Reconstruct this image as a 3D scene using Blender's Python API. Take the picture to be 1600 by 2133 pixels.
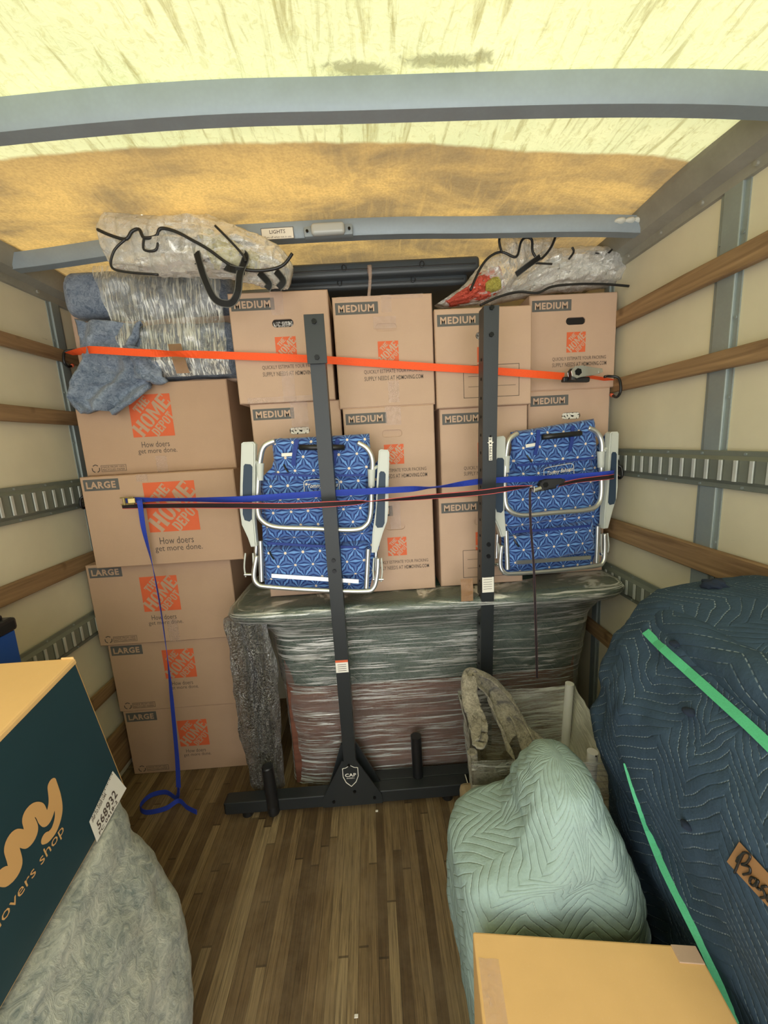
import bpy, bmesh, math, random
from mathutils import Vector, Matrix, noise
from mathutils.bvhtree import BVHTree
random.seed(7)
for o in list(bpy.data.objects): bpy.data.objects.remove(o)
SC = bpy.context.scene; COL = SC.collection
PI = math.pi; V = Vector

# ---------------------------------------------------------------- camera
FX = 822.0; CAM = V((0, 0, 1.65))
AX = V((0.99769811, -0.06075553, 0.03012062)); AY = V((-0.04012218, -0.17078873, 0.98449044)); AZ = V((-0.05466898, -0.98343275, -0.17283324))
right = V((AX[0], AY[0], AZ[0])); down = V((AX[1], AY[1], AZ[1])); fwd = V((AX[2], AY[2], AZ[2]))
cd = bpy.data.cameras.new('camera'); cam = bpy.data.objects.new('camera', cd); COL.objects.link(cam)
m = Matrix((right, -down, -fwd)).transposed().to_4x4(); m.translation = CAM
cam.matrix_world = m; cd.sensor_fit = 'HORIZONTAL'; cd.sensor_width = 36; cd.lens = FX / 1600 * 36; cd.clip_start = .02
SC.camera = cam
# ---------------------------------------------------------------- light
SKY = 3.3; SUN = 8.0; EXPOSURE = 0.05
w = bpy.data.worlds.new('sky'); SC.world = w; w.use_nodes = True
bg = w.node_tree.nodes['Background']; bg.inputs[0].default_value = (1.0, .985, .95, 1); bg.inputs[1].default_value = SKY
sd = bpy.data.lights.new('sun', 'SUN'); sd.energy = SUN; sd.angle = .03; sd.color = (1, .96, .88)
so = bpy.data.objects.new('sun', sd); COL.objects.link(so); so.rotation_euler = (math.radians(-22), math.radians(-24), 0); so.location = (0, 0, 5)
SC.view_settings.view_transform = 'Standard'; SC.view_settings.look = 'None'; SC.view_settings.gamma = 1
SC.view_settings.use_curve_mapping = False; SC.view_settings.exposure = EXPOSURE

# ---------------------------------------------------------------- helpers
def ray(px, py):
    r = right * (px - 800) + down * (py - 1066.5) + fwd * FX
    return r
def at(px, py, y): r = ray(px, py); return CAM + r * (y / r.y)
def atx(px, py, x): r = ray(px, py); return CAM + r * (x / r.x)
def atz(px, py, z): r = ray(px, py); return CAM + r * ((z - CAM.z) / r.z)
def lin(c):
    return tuple((v/12.92 if v <= .04045 else ((v+.055)/1.055)**2.4) for v in [k/255 for k in c])
def smooth(t): t = max(0, min(1, t)); return t*t*(3-2*t)
def interp(keys, t):
    if t <= keys[0][0]: return keys[0][1:]
    for a, b in zip(keys, keys[1:]):
        if t <= b[0]:
            k = smooth((t-a[0])/(b[0]-a[0]))
            return tuple(p+(q-p)*k for p, q in zip(a[1:], b[1:]))
    return keys[-1][1:]
def fbm(p, o=4): return noise.fractal(p, 1.0, 2.0, o)
def catmull(pts, n=8, closed=False):
    pts = [V(p) for p in pts]; out = []; L = len(pts)
    R = range(L if closed else L-1)
    for i in R:
        g = (lambda k: pts[k % L]) if closed else (lambda k: pts[max(0, min(L-1, k))])
        p0, p1, p2, p3 = g(i-1), g(i), g(i+1), g(i+2)
        for j in range(n):
            t = j/n
            out.append(.5*((2*p1)+(p2-p0)*t+(2*p0-5*p1+4*p2-p3)*t*t+(3*p1-p0-3*p2+p3)*t**3))
    if not closed: out.append(pts[-1])
    return out

class MB:
    def __init__(s, xf=None): s.v = []; s.f = []; s.m = []; s.uv = {}; s.xf = xf; s.mi = 0
    def add(s, vs, fs, mi=None, uvs=None):
        b = len(s.v); xf = s.xf
        s.v += [(xf @ V(p)) if xf else V(p) for p in vs]
        for k, f in enumerate(fs):
            s.f.append([b+i for i in f]); s.m.append(s.mi if mi is None else mi)
            if uvs: s.uv[len(s.f)-1] = [uvs[i] for i in f]
    def box(s, x0, x1, y0, y1, z0, z1, bev=0, mi=None, M=None, seg=2):
        bm = bmesh.new(); bmesh.ops.create_cube(bm, size=1)
        for v in bm.verts: v.co = V(((x0+x1)/2+v.co.x*(x1-x0), (y0+y1)/2+v.co.y*(y1-y0), (z0+z1)/2+v.co.z*(z1-z0)))
        if bev: bmesh.ops.bevel(bm, geom=bm.edges[:]+bm.verts[:], offset=bev, segments=seg, affect='EDGES', profile=.5)
        s.bm(bm, M, mi)
    def bm(s, bm, M=None, mi=None):
        if M: bmesh.ops.transform(bm, matrix=M, verts=bm.verts)
        bm.verts.index_update(); s.add([v.co.copy() for v in bm.verts], [[v.index for v in f.verts] for f in bm.faces], mi); bm.free()
    def poly(s, pts, mi=None): s.add(pts, [list(range(len(pts)))], mi)
    def prism(s, pts2, y0, y1, bev=0, mi=None, M=None):   # outline in x,z extruded along y
        bm = bmesh.new(); vs = [bm.verts.new((p[0], y0, p[1])) for p in pts2]; f = bm.faces.new(vs)
        r = bmesh.ops.extrude_face_region(bm, geom=[f])
        for e in r['geom']:
            if isinstance(e, bmesh.types.BMVert): e.co.y = y1
        bmesh.ops.recalc_face_normals(bm, faces=bm.faces)
        if bev: bmesh.ops.bevel(bm, geom=[e for e in bm.edges if abs(e.verts[0].co.y-e.verts[1].co.y) < 1e-6], offset=bev, segments=2, affect='EDGES')
        s.bm(bm, M, mi)
    def tube(s, pts, r, seg=10, mi=None, closed=False, cap=True):
        pts = [V(p) for p in pts]; n = len(pts); vs = []; fs = []; up = None
        for i, p in enumerate(pts):
            t = (pts[(i+1) % n] if (closed or i < n-1) else p) - (pts[i-1] if (closed or i > 0) else p); t.normalize()
            if up is None:
                up = t.orthogonal().normalized()
            up = (up - t*up.dot(t)).normalized(); q = t.cross(up)
            rr = r[i] if isinstance(r, (list, tuple)) else r
            for k in range(seg):
                a = 2*PI*k/seg; vs.append(p+up*math.cos(a)*rr+q*math.sin(a)*rr)
        for i in range(n if closed else n-1):
            for k in range(seg):
                a = i*seg+k; b = i*seg+(k+1) % seg; c = ((i+1) % n)*seg+(k+1) % seg; d = ((i+1) % n)*seg+k
                fs.append([a, b, c, d])
        if cap and not closed: fs += [list(range(seg))[::-1], list(range((n-1)*seg, n*seg))]
        s.add(vs, fs, mi, [(i//seg*.02, (i % seg)*.02) for i in range(len(vs))])
    def ribbon(s, pts, wd, wv, th=.0016, mi=None):         # wv: list of width directions; wd width
        pts = [V(p) for p in pts]; n = len(pts); vs = []; fs = []
        for i, p in enumerate(pts):
            t = (pts[min(n-1, i+1)]-pts[max(0, i-1)]).normalized(); d = V(wv[i]); d = (d-t*d.dot(t))
            d = d.normalized() if d.length > 1e-5 else t.orthogonal().normalized(); nn = t.cross(d)
            ww = wd[i] if isinstance(wd, (list, tuple)) else wd
            vs += [p-d*ww/2-nn*th/2, p+d*ww/2-nn*th/2, p+d*ww/2+nn*th/2, p-d*ww/2+nn*th/2]
        uv = []
        for i in range(n): uv += [(i*.01, 0), (i*.01, 1), (i*.01, 1), (i*.01, 0)]
        for i in range(n-1):
            for k in range(4): fs.append([i*4+k, i*4+(k+1) % 4, i*4+4+(k+1) % 4, i*4+4+k])
        fs += [[0, 3, 2, 1], [n*4-4, n*4-3, n*4-2, n*4-1]]
        s.add(vs, fs, mi, uv)
    def cyl(s, p, q, r, seg=16, mi=None): s.tube([p, q], r, seg, mi)
    def grid(s, fn, nu, nv, u1=1, v1=1, mi=None, cu=False):
        vs = []; uv = []
        for j in range(nv+1):
            for i in range(nu+1): vs.append(fn(i/nu, j/nv)); uv.append((i/nu*u1, j/nv*v1))
        fs = [[j*(nu+1)+i, j*(nu+1)+i+1, (j+1)*(nu+1)+i+1, (j+1)*(nu+1)+i] for j in range(nv) for i in range(nu)]
        s.add(vs, fs, mi, uv)
    def loft(s, rings, mi=None, cap=True):
        n = len(rings[0]); vs = []; uv = []; per = [0]
        big = max(rings, key=lambda r: sum((r[k]-r[k-1]).length for k in range(n)))
        for k in range(n): per.append(per[-1]+(big[(k+1) % n]-big[k]).length)
        vv = 0
        for j, r in enumerate(rings):
            if j: vv += max((r[k]-rings[j-1][k]).length for k in range(0, n, 7))
            for k in range(n+1): vs.append(r[k % n]); uv.append((per[k], vv))
        fs = [[j*(n+1)+k, j*(n+1)+k+1, (j+1)*(n+1)+k+1, (j+1)*(n+1)+k] for j in range(len(rings)-1) for k in range(n)]
        if cap: fs += [[(n-k) for k in range(1, n+1)], [(len(rings)-1)*(n+1)+k for k in range(n)]]
        s.add(vs, fs, mi, uv)
    def text(s, txt, x, z, h, y=0, w=None, sx=1, shear=0, bold=.0, mi=None, ang=0, align='L', M=None):
        vs, fs, W, H = textmesh(txt, bold); k = h; kx = k*sx if w is None else w/W
        if w is None: w = W*kx
        ox = 0 if align == 'L' else -w/2; oz = 0 if align == 'L' else -h/2
        ca, sa = math.cos(ang), math.sin(ang); out = []
        for (a, b) in vs:
            X = a*kx+ox+shear*b*k; Z = b*k+oz; p = V((x+X*ca-Z*sa, y, z+X*sa+Z*ca)); out.append(M @ p if M else p)
        s.add(out, fs, mi)
    def build(s, name, mats, parent=None, sm=False, weld=True, subdiv=0, loc=None):
        if not isinstance(mats, (list, tuple)): mats = [mats]
        if parent is None:
            if loc is None:
                xs = [v.x for v in s.v]; ys = [v.y for v in s.v]; zs = [v.z for v in s.v]
                loc = V(((min(xs)+max(xs))/2, (min(ys)+max(ys))/2, min(zs)))
            org = V(loc)
        else: org = V(parent['_o'])
        me = bpy.data.meshes.new(name); me.from_pydata([v-org for v in s.v], [], s.f)
        if s.uv:
            ul = me.uv_layers.new(name='UVMap')
            for p in me.polygons:
                u = s.uv.get(p.index)
                if u:
                    for li, c in zip(p.loop_indices, u): ul.data[li].uv = c
        for mm in mats: me.materials.append(mm)
        for p, mi in zip(me.polygons, s.m): p.material_index = mi; p.use_smooth = bool(sm)
        me.validate()
        if weld or sm is not False:
            bm = bmesh.new(); bm.from_mesh(me)
            if weld: bmesh.ops.remove_doubles(bm, verts=bm.verts, dist=1e-5)
            bm.to_mesh(me); bm.free()
        o = bpy.data.objects.new(name, me); COL.objects.link(o); o['_o'] = tuple(org)
        if parent is not None: o.parent = parent
        else: o.location = org
        if sm == 'auto':
            for e in me.edges: pass
            try: me.set_sharp_from_angle(angle=.7)
            except Exception: pass
        if subdiv:
            md = o.modifiers.new('s', 'SUBSURF'); md.levels = md.render_levels = subdiv
        return o
_tc = {}
def textmesh(t, bold):
    k = (t, bold)
    if k in _tc: return _tc[k]
    c = bpy.data.curves.new('t', 'FONT'); c.body = t; c.size = 1; c.resolution_u = 2; c.offset = bold; c.fill_mode = 'FRONT'; c.space_character = 1+bold*3.2
    o = bpy.data.objects.new('t', c); COL.objects.link(o); dg = bpy.context.evaluated_depsgraph_get(); dg.update()
    me = o.evaluated_get(dg).to_mesh(); vs = [(v.co.x, v.co.y) for v in me.vertices]; fs = [list(p.vertices) for p in me.polygons]
    o.evaluated_get(dg).to_mesh_clear(); bpy.data.objects.remove(o)
    x0 = min(v[0] for v in vs); x1 = max(v[0] for v in vs); z0 = min(v[1] for v in vs); z1 = max(v[1] for v in vs); H = z1-z0
    vs = [((a-x0)/H, (b-z0)/H) for a, b in vs]
    _tc[k] = (vs, fs, (x1-x0)/H, 1); return _tc[k]
def thing(name, label, cat, loc, group=None):
    o = bpy.data.objects.new(name, None); COL.objects.link(o); o.location = loc; o['_o'] = tuple(loc); o.empty_display_size = .05
    o['label'] = label; o['category'] = cat
    if group: o['group'] = group
    return o
def tag(o, label, cat, group=None):
    o['label'] = label; o['category'] = cat
    if group: o['group'] = group
    return o
def struct(o, label=None):
    o['kind'] = 'structure'
    if label: o['label'] = label
    return o

# ---------------------------------------------------------------- materials
class NT:
    def __init__(s, name):
        s.m = bpy.data.materials.new(name); s.m.use_nodes = True; s.t = s.m.node_tree; s.n = s.t.nodes; s.n.clear()
        s.out = s.n.new('ShaderNodeOutputMaterial'); s._tc = None
    def tc(s, k='Object'):
        if not s._tc: s._tc = s.n.new('ShaderNodeTexCoord')
        return s._tc.outputs[k]
    def l(s, a, b): s.t.links.new(a, b)
    def set(s, sock, v):
        if isinstance(v, bpy.types.NodeSocket): s.l(v, sock)
        elif isinstance(v, (tuple, list)) and len(v) == 3 and sock.type == 'RGBA': sock.default_value = (*v, 1)
        else: sock.default_value = v
    def math(s, op, a, b=0, c=0):
        n = s.n.new('ShaderNodeMath'); n.operation = op
        s.set(n.inputs[0], a); s.set(n.inputs[1], b); s.set(n.inputs[2], c); return n.outputs[0]
    def vm(s, op, a, b=None, c=None, o=0):
        n = s.n.new('ShaderNodeVectorMath'); n.operation = op; s.set(n.inputs[0], a)
        if b is not None: s.set(n.inputs[1], b)
        if c is not None: s.set(n.inputs[2], c)
        return n.outputs[o]
    def map(s, v, sc=(1, 1, 1), rot=(0, 0, 0), loc=(0, 0, 0)):
        n = s.n.new('ShaderNodeMapping'); s.l(v, n.inputs[0]); n.inputs['Scale'].default_value = sc; n.inputs['Rotation'].default_value = rot; n.inputs['Location'].default_value = loc
        return n.outputs[0]
    def noise(s, v, sc, det=4, rough=.55, dist=0):
        n = s.n.new('ShaderNodeTexNoise'); s.l(v, n.inputs['Vector']); n.inputs['Scale'].default_value = sc
        n.inputs['Detail'].default_value = det; n.inputs['Roughness'].default_value = rough; n.inputs['Distortion'].default_value = dist; return n.outputs[0]
    def vor(s, v, sc, feat='F1', o='Distance'):
        n = s.n.new('ShaderNodeTexVoronoi'); n.feature = feat; s.l(v, n.inputs['Vector']); n.inputs['Scale'].default_value = sc; return n.outputs[o]
    def ramp(s, f, stops, interp='LINEAR'):
        n = s.n.new('ShaderNodeValToRGB'); n.color_ramp.interpolation = interp; e = n.color_ramp.elements
        while len(e) < len(stops): e.new(1)
        for el, (p, c) in zip(e, stops):
            el.position = p; el.color = (*c, 1) if isinstance(c, (tuple, list)) else (c, c, c, 1)
        s.l(f, n.inputs[0]); return n.outputs[0]
    def mix(s, f, a, b, mode='MIX'):
        n = s.n.new('ShaderNodeMix'); n.data_type = 'RGBA'; n.blend_type = mode
        s.set(n.inputs[0], f); s.set(n.inputs[6], a); s.set(n.inputs[7], b); return n.outputs[2]
    def bump(s, h, st=.3, dist=.01, prev=None):
        n = s.n.new('ShaderNodeBump'); n.inputs['Strength'].default_value = st; n.inputs['Distance'].default_value = dist; s.l(h, n.inputs['Height'])
        if prev: s.l(prev, n.inputs['Normal'])
        return n.outputs[0]
    def bsdf(s, col, rough=.6, metal=0, nrm=None, spec=.5, **kw):
        n = s.n.new('ShaderNodeBsdfPrincipled'); s.set(n.inputs['Base Color'], col); s.set(n.inputs['Roughness'], rough); s.set(n.inputs['Metallic'], metal)
        s.set(n.inputs['Specular IOR Level'], spec)
        if nrm: s.l(nrm, n.inputs['Normal'])
        for k, v in kw.items(): s.set(n.inputs[k], v)
        return n.outputs[0]
    def done(s, sh): s.l(sh, s.out.inputs[0]); return s.m
def plain(name, rgb, rough=.6, metal=0, bump=0, bsc=200, spec=.5, var=0, **kw):
    n = NT(name); c = lin(rgb); nm = None; base = c
    if bump: nm = n.bump(n.noise(n.tc(), bsc, 3), bump, .003)
    if var:
        f = n.noise(n.tc(), 9, 5); base = n.mix(f, tuple(k*(1-var) for k in c), tuple(min(1, k*(1+var)) for k in c))
    return n.done(n.bsdf(base, rough, metal, nm, spec, **kw))

def mk_card(name, rgb):
    n = NT(name); c = lin(rgb); oi = n.n.new('ShaderNodeObjectInfo')
    f = n.noise(n.tc(), 5, 5); g = n.noise(n.map(n.tc(), (30, 30, 500)), 1, 2)
    base = n.mix(f, tuple(k*.88 for k in c), tuple(k*1.08 for k in c)); base = n.mix(n.math('MULTIPLY', g, .12), base, tuple(k*.75 for k in c))
    spk = n.ramp(n.noise(n.tc(), 260, 2), [(.62, 0.), (.72, 1.)]); base = n.mix(n.math('MULTIPLY', spk, .14), base, lin((230, 200, 170)))
    nb = n.bump(g, .08, .002); nb = n.bump(n.noise(n.tc(), 6, 3), .15, .02, nb)
    return n.done(n.bsdf(base, .72, 0, nb, .25))
CARD = mk_card('cardboard', (192, 163, 140)); CARDL = mk_card('cardboard_large', (186, 155, 128)); CARDY = mk_card('cardboard_yellow', (224, 182, 122))
PRINT = plain('print_grey', (90, 89, 86), .7, var=.12); ORANGE = plain('print_orange', (214, 98, 56), .7, var=.1); INK = plain('print_ink', (84, 72, 64), .7)
DARK = plain('dark_gap', (24, 20, 18), .9); WHITE = plain('white_plastic', (228, 228, 224), .4); PAPER = plain('paper', (230, 226, 214), .6)
def mk_tape(name, rgb, alpha, rough=.18):
    n = NT(name); cr = n.noise(n.tc(), 45, 5, .7, 1.0); nb = n.bump(cr, .55, .006)
    b = n.bsdf(lin(rgb), n.ramp(cr, [(.4, rough), (.7, rough+.3)]), 0, nb, .8); t = n.n.new('ShaderNodeBsdfTransparent'); mx = n.n.new('ShaderNodeMixShader')
    n.l(n.ramp(cr, [(.45, alpha), (.7, min(1, alpha+.10))]), mx.inputs[0]); n.l(t.outputs[0], mx.inputs[1]); n.l(b, mx.inputs[2]); return n.done(mx.outputs[0])
TAPE = mk_tape('packing_tape', (216, 190, 176), .28); BTAPE = mk_tape('brown_tape', (150, 112, 74), .85, .3)

def mk_metal(name, rgb, rough=.45, metal=.5, mott=.15):
    n = NT(name); c = lin(rgb); f = n.noise(n.tc(), 14, 5); g = n.vor(n.tc(), 90)
    base = n.mix(f, tuple(k*(1-mott) for k in c), tuple(min(1, k*(1+mott)) for k in c)); base = n.mix(n.math('MULTIPLY', g, .25), base, tuple(k*.8 for k in c))
    return n.done(n.bsdf(base, n.ramp(f, [(.3, rough), (.7, rough+.15)]), metal, n.bump(n.noise(n.tc(), 40, 3), .08, .003), .5))
GALV = mk_metal('galvanised', (152, 162, 160)); GALVB = mk_metal('galvanised_blue', (150, 162, 170), .5, .35); TRACK = mk_metal('track_steel', (126, 132, 122), .5, .4, .2)
SLOT = mk_metal('slot_lit_steel', (196, 200, 194), .4, .3); SLOTD = mk_metal('slot_shade', (92, 96, 88), .6, .2); RAIL = mk_metal('rail_dark', (152, 150, 138), .55, .2, .3)  # paler lip steel carries its reflections, darker slot steel the recess shade
ALU = plain('aluminium', (214, 216, 214), .28, .85, spec=.5); BLACK = plain('black_powder', (42, 46, 48), .42, .2, .12, 500); CHROME = plain('chrome', (190, 190, 186), .22, .95)
BLACKP = plain('black_plastic', (26, 27, 29), .38); BOLT = plain('bolt', (20, 21, 22), .3, .6)
def mk_wall():
    n = NT('wall_panel'); f = n.noise(n.tc(), 2.2, 5); c = n.ramp(f, [(.3, lin((203, 196, 170))), (.7, lin((222, 214, 186)))])
    sc = n.ramp(n.noise(n.map(n.tc(), (1, 3, 9)), 2.3, 6, .7, 1.5), [(.70, 0.), (.74, 1.)]); sc2 = n.ramp(n.noise(n.map(n.tc(), (1, 20, 4), (.5, 0, 0)), 1.2, 6, .6, .5), [(.72, 0.), (.76, 1.)])
    c = n.mix(n.math('MULTIPLY', sc, .5), c, lin((130, 122, 96))); c = n.mix(n.math('MULTIPLY', sc2, .4), c, lin((150, 140, 120)))
    return n.done(n.bsdf(c, .5, 0, n.bump(n.noise(n.tc(), 60, 3), .05, .003), .4))
WALL = mk_wall()
def mk_wood(name, a, b, ax=1, sc=1.):
    n = NT(name); s = [26, 26, 26]; s[ax] = 1.6; f = n.noise(n.map(n.tc(), tuple(s)), 1.2*sc, 6, .6, .6); k = n.noise(n.tc(), 5, 3)
    c = n.ramp(f, [(.3, lin(a)), (.7, lin(b))]); kn = n.ramp(k, [(.66, 0.), (.74, 1.)]); c = n.mix(n.math('MULTIPLY', kn, .6), c, tuple(v*.45 for v in lin(a)))
    return n.done(n.bsdf(c, .68, 0, n.bump(f, .3, .004), .3))
SLAT = mk_wood('slat_wood', (104, 80, 56), (164, 134, 98)); REDWOOD = mk_wood('red_wood', (88, 54, 42), (124, 80, 62), 0)
def mk_floor():
    n = NT('floor_wood'); p = n.tc()
    sx = n.n.new('ShaderNodeSeparateXYZ'); n.l(p, sx.inputs[0])
    row = n.math('FLOOR', n.math('MULTIPLY', sx.outputs[0], 30.)); wn = n.n.new('ShaderNodeTexWhiteNoise'); wn.noise_dimensions = '1D'; n.l(row, wn.inputs['W'])
    yy = n.math('ADD', n.math('MULTIPLY', sx.outputs[1], 1.3), n.math('MULTIPLY', wn.outputs[0], 9.)); cell = n.math('FLOOR', yy)
    w2 = n.n.new('ShaderNodeTexWhiteNoise'); w2.noise_dimensions = '2D'; cv = n.n.new('ShaderNodeCombineXYZ'); n.l(row, cv.inputs[0]); n.l(cell, cv.inputs[1]); n.l(cv.outputs[0], w2.inputs['Vector'])
    c = n.ramp(w2.outputs[0], [(0., lin((96, 76, 50))), (.35, lin((118, 96, 66))), (.7, lin((142, 118, 82))), (1., lin((166, 144, 106)))])
    g = n.noise(n.map(p, (110, 4, 1)), 1.6, 6, .7, .4); c = n.mix(n.ramp(g, [(.35, .7), (.65, 0.)]), c, lin((52, 40, 28)))
    fx = n.math('FRACT', n.math('MULTIPLY', sx.outputs[0], 30.)); gap = n.math('LESS_THAN', fx, .06); fy = n.math('LESS_THAN', n.math('FRACT', yy), .008)
    gp = n.math('MAXIMUM', gap, fy); c = n.mix(n.math('MULTIPLY', gp, .6), c, lin((34, 26, 18)))
    dirt = n.ramp(n.noise(p, 3, 6, .7), [(.45, 0.), (.75, .5)]); c = n.mix(dirt, c, lin((140, 122, 96)))
    return n.done(n.bsdf(c, n.ramp(g, [(.3, .42), (.7, .65)]), 0, n.bump(g, .25, .004), .4))
FLOOR = mk_floor()
def mk_ceil():
    n = NT('fibreglass_roof'); p = n.tc()
    sx = n.n.new('ShaderNodeSeparateXYZ'); n.l(p, sx.inputs[0])
    wav = n.noise(n.map(p, (1, 1, 0)), 3.5, 5, .6)
    e = n.math('ADD', sx.outputs[1], n.math('MULTIPLY', n.math('SUBTRACT', wav, .5), .05))
    e = n.math('ADD', e, n.math('MULTIPLY', n.math('POWER', sx.outputs[0], 2.), -.03)); e = n.math('SUBTRACT', e, n.math('MULTIPLY', sx.outputs[0], .022))
    rear = n.ramp(e, [(.0, 0.), (1., 1.)]); rear = n.math('GREATER_THAN', e, 1.265); soft = n.ramp(n.math('SUBTRACT', e, .75), [(.535, 0.), (.548, 1.)])
    st = n.noise(n.map(p, (22, 3, 1), (0, 0, .35)), 1.6, 6, .65, .8); cl = n.noise(n.map(p, (1.0, 1.4, 1), (0, 0, .5)), 2.2, 4); fine = n.noise(p, 120, 3)
    vr = n.noise(p, 46, 4, .55, 1.2); pores = n.ramp(vr, [(.54, 0.), (.64, 1.)])
    c1 = n.ramp(cl, [(.3, lin((214, 222, 172))), (.68, lin((240, 240, 188)))]); c1 = n.mix(n.ramp(st, [(.52, 0.), (.70, .75)]), c1, lin((160, 150, 92))); c1 = n.mix(n.math('MULTIPLY', pores, .30), c1, lin((190, 184, 118)))
    pat = n.ramp(n.noise(n.map(p, (1.3, 2.6, 1), (0, 0, .3)), 1.9, 5, .6, .4), [(.40, 0.), (.62, 1.)])
    c2 = n.mix(pat, lin((156, 136, 98)), lin((224, 188, 116))); c2 = n.mix(n.ramp(fine, [(.35, .3), (.65, 0.)]), c2, lin((128, 100, 60))); c2 = n.mix(n.ramp(st, [(.5, 0.), (.8, .4)]), c2, lin((236, 196, 118)))
    fr = n.ramp(sx.outputs[1], [(0, 0.), (1, 1.)])
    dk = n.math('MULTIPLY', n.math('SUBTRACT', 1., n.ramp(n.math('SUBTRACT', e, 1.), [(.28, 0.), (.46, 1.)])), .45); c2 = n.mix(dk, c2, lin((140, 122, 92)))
    c = n.mix(soft, c1, c2)
    # grey smear left on the roof skin
    stain = None
    for (cx, cy, rx, ry) in ((.22, 1.045, .12, .020), (.308, 1.036, .026, .020), (.03, 1.07, .09, .024)):
        d = n.vm('LENGTH', n.map(p, (1/rx, 1/ry, 0), (0, 0, 0), (-cx/rx, -cy/ry, 0)), o=1)
        q = n.ramp(n.math('ADD', n.math('MULTIPLY', d, .5), n.math('MULTIPLY', n.math('SUBTRACT', vr, .5), .9)), [(.25, 1.), (.55, 0.)])
        stain = q if stain is None else n.math('MAXIMUM', stain, q)
    c = n.mix(n.math('MULTIPLY', stain, .6), c, lin((110, 104, 66)))
    h = n.math('ADD', n.math('MULTIPLY', st, .6), n.math('MULTIPLY', vr, .5)); nb = n.bump(h, .5, .012)
    d = n.n.new('ShaderNodeBsdfDiffuse'); t = n.n.new('ShaderNodeBsdfTranslucent'); n.l(c, d.inputs[0]); n.l(c, t.inputs[0]); n.l(nb, d.inputs['Normal']); n.l(nb, t.inputs['Normal'])
    mx = n.n.new('ShaderNodeMixShader'); mx.inputs[0].default_value = .155; n.l(d.outputs[0], mx.inputs[1]); n.l(t.outputs[0], mx.inputs[2]); return n.done(mx.outputs[0])
CEIL = mk_ceil()
def mk_felt(name, a, b, sc=60, contrast=(.35, .65)):
    n = NT(name); f = n.noise(n.tc(), sc, 5, .75, 1.5); g = n.noise(n.tc(), sc*.25, 4)
    h = n.math('ADD', n.math('MULTIPLY', f, .7), n.math('MULTIPLY', g, .3)); c = n.ramp(h, [(contrast[0], lin(a)), (contrast[1], lin(b))])
    return n.done(n.bsdf(c, .95, 0, n.bump(f, .6, .006), .1, **{'Sheen Weight': .2}))
FELTB = mk_felt('blue_grey_felt', (74, 88, 108), (150, 162, 178), 55); FELTG = mk_felt('grey_felt', (90, 86, 74), (176, 168, 148), 70); FLEECE = mk_felt('pale_fleece', (108, 118, 116), (196, 196, 182), 34, (.34, .68))
def mk_quilt(name, base, stitch, P=.13, Q=.03, sl=.6, vis=.5, st=.7):
    n = NT(name); c = lin(base); uv = n.tc('UV'); wob = n.n.new('ShaderNodeTexNoise'); n.l(uv, wob.inputs['Vector']); wob.inputs['Scale'].default_value = 5
    uvw = n.vm('ADD', uv, n.vm('SCALE', n.vm('SUBTRACT', wob.outputs['Color'], (.5, .5, .5)), None)); uvw.node.inputs[0].links[0] if False else None
    n.t.nodes[-1] if False else None
    sv = n.n.new('ShaderNodeVectorMath'); sv.operation = 'SCALE'; n.l(n.vm('SUBTRACT', wob.outputs['Color'], (.5, .5, .5)), sv.inputs[0]); sv.inputs['Scale'].default_value = .03
    q = n.vm('ADD', uv, sv.outputs[0]); s = n.n.new('ShaderNodeSeparateXYZ'); n.l(q, s.inputs[0])
    tri = n.math('PINGPONG', s.outputs[0], P/2); w_ = n.math('ADD', s.outputs[1], n.math('MULTIPLY', tri, sl*2)); f = n.math('PINGPONG', w_, Q/2); f = n.math('DIVIDE', f, Q/2)
    line = n.ramp(f, [(.0, 1.), (.06, 1.), (.11, 0.)]); pil = n.ramp(f, [(0., 0.), (.22, .8), (.8, 1.)])
    brk = n.ramp(n.noise(uv, 9, 4), [(.42, 0.), (.55, 1.)]); dash = n.math('GREATER_THAN', n.math('FRACT', n.math('MULTIPLY', s.outputs[0], 160)), .35)
    big = n.noise(n.tc(), 3, 5); col = n.mix(big, tuple(k*.75 for k in c), tuple(k*1.2 for k in c)); fz = n.noise(n.tc(), 150, 3); col = n.mix(n.math('MULTIPLY', fz, .35), col, tuple(k*.6 for k in c))
    lf = n.math('MULTIPLY', n.math('MULTIPLY', line, brk), n.math('MULTIPLY', dash, vis)); col = n.mix(lf, col, lin(stitch))
    nb = n.bump(n.noise(n.tc(), 9, 5), .5, .02); nb = n.bump(pil, st, .006, nb); nb = n.bump(fz, .3, .003, nb); return n.done(n.bsdf(col, .92, 0, nb, .12))
QTEAL = mk_quilt('teal_quilt', (152, 174, 168), (200, 212, 204), P=.17, Q=.034, vis=.4, st=.5); QBLUE = mk_quilt('navy_quilt', (60, 78, 96), (160, 176, 182), P=.20, Q=.036, vis=.55, st=.4); QGREEN = mk_quilt('green_quilt', (66, 86, 76), (120, 150, 130), P=.2, Q=.05, vis=.3)
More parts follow.
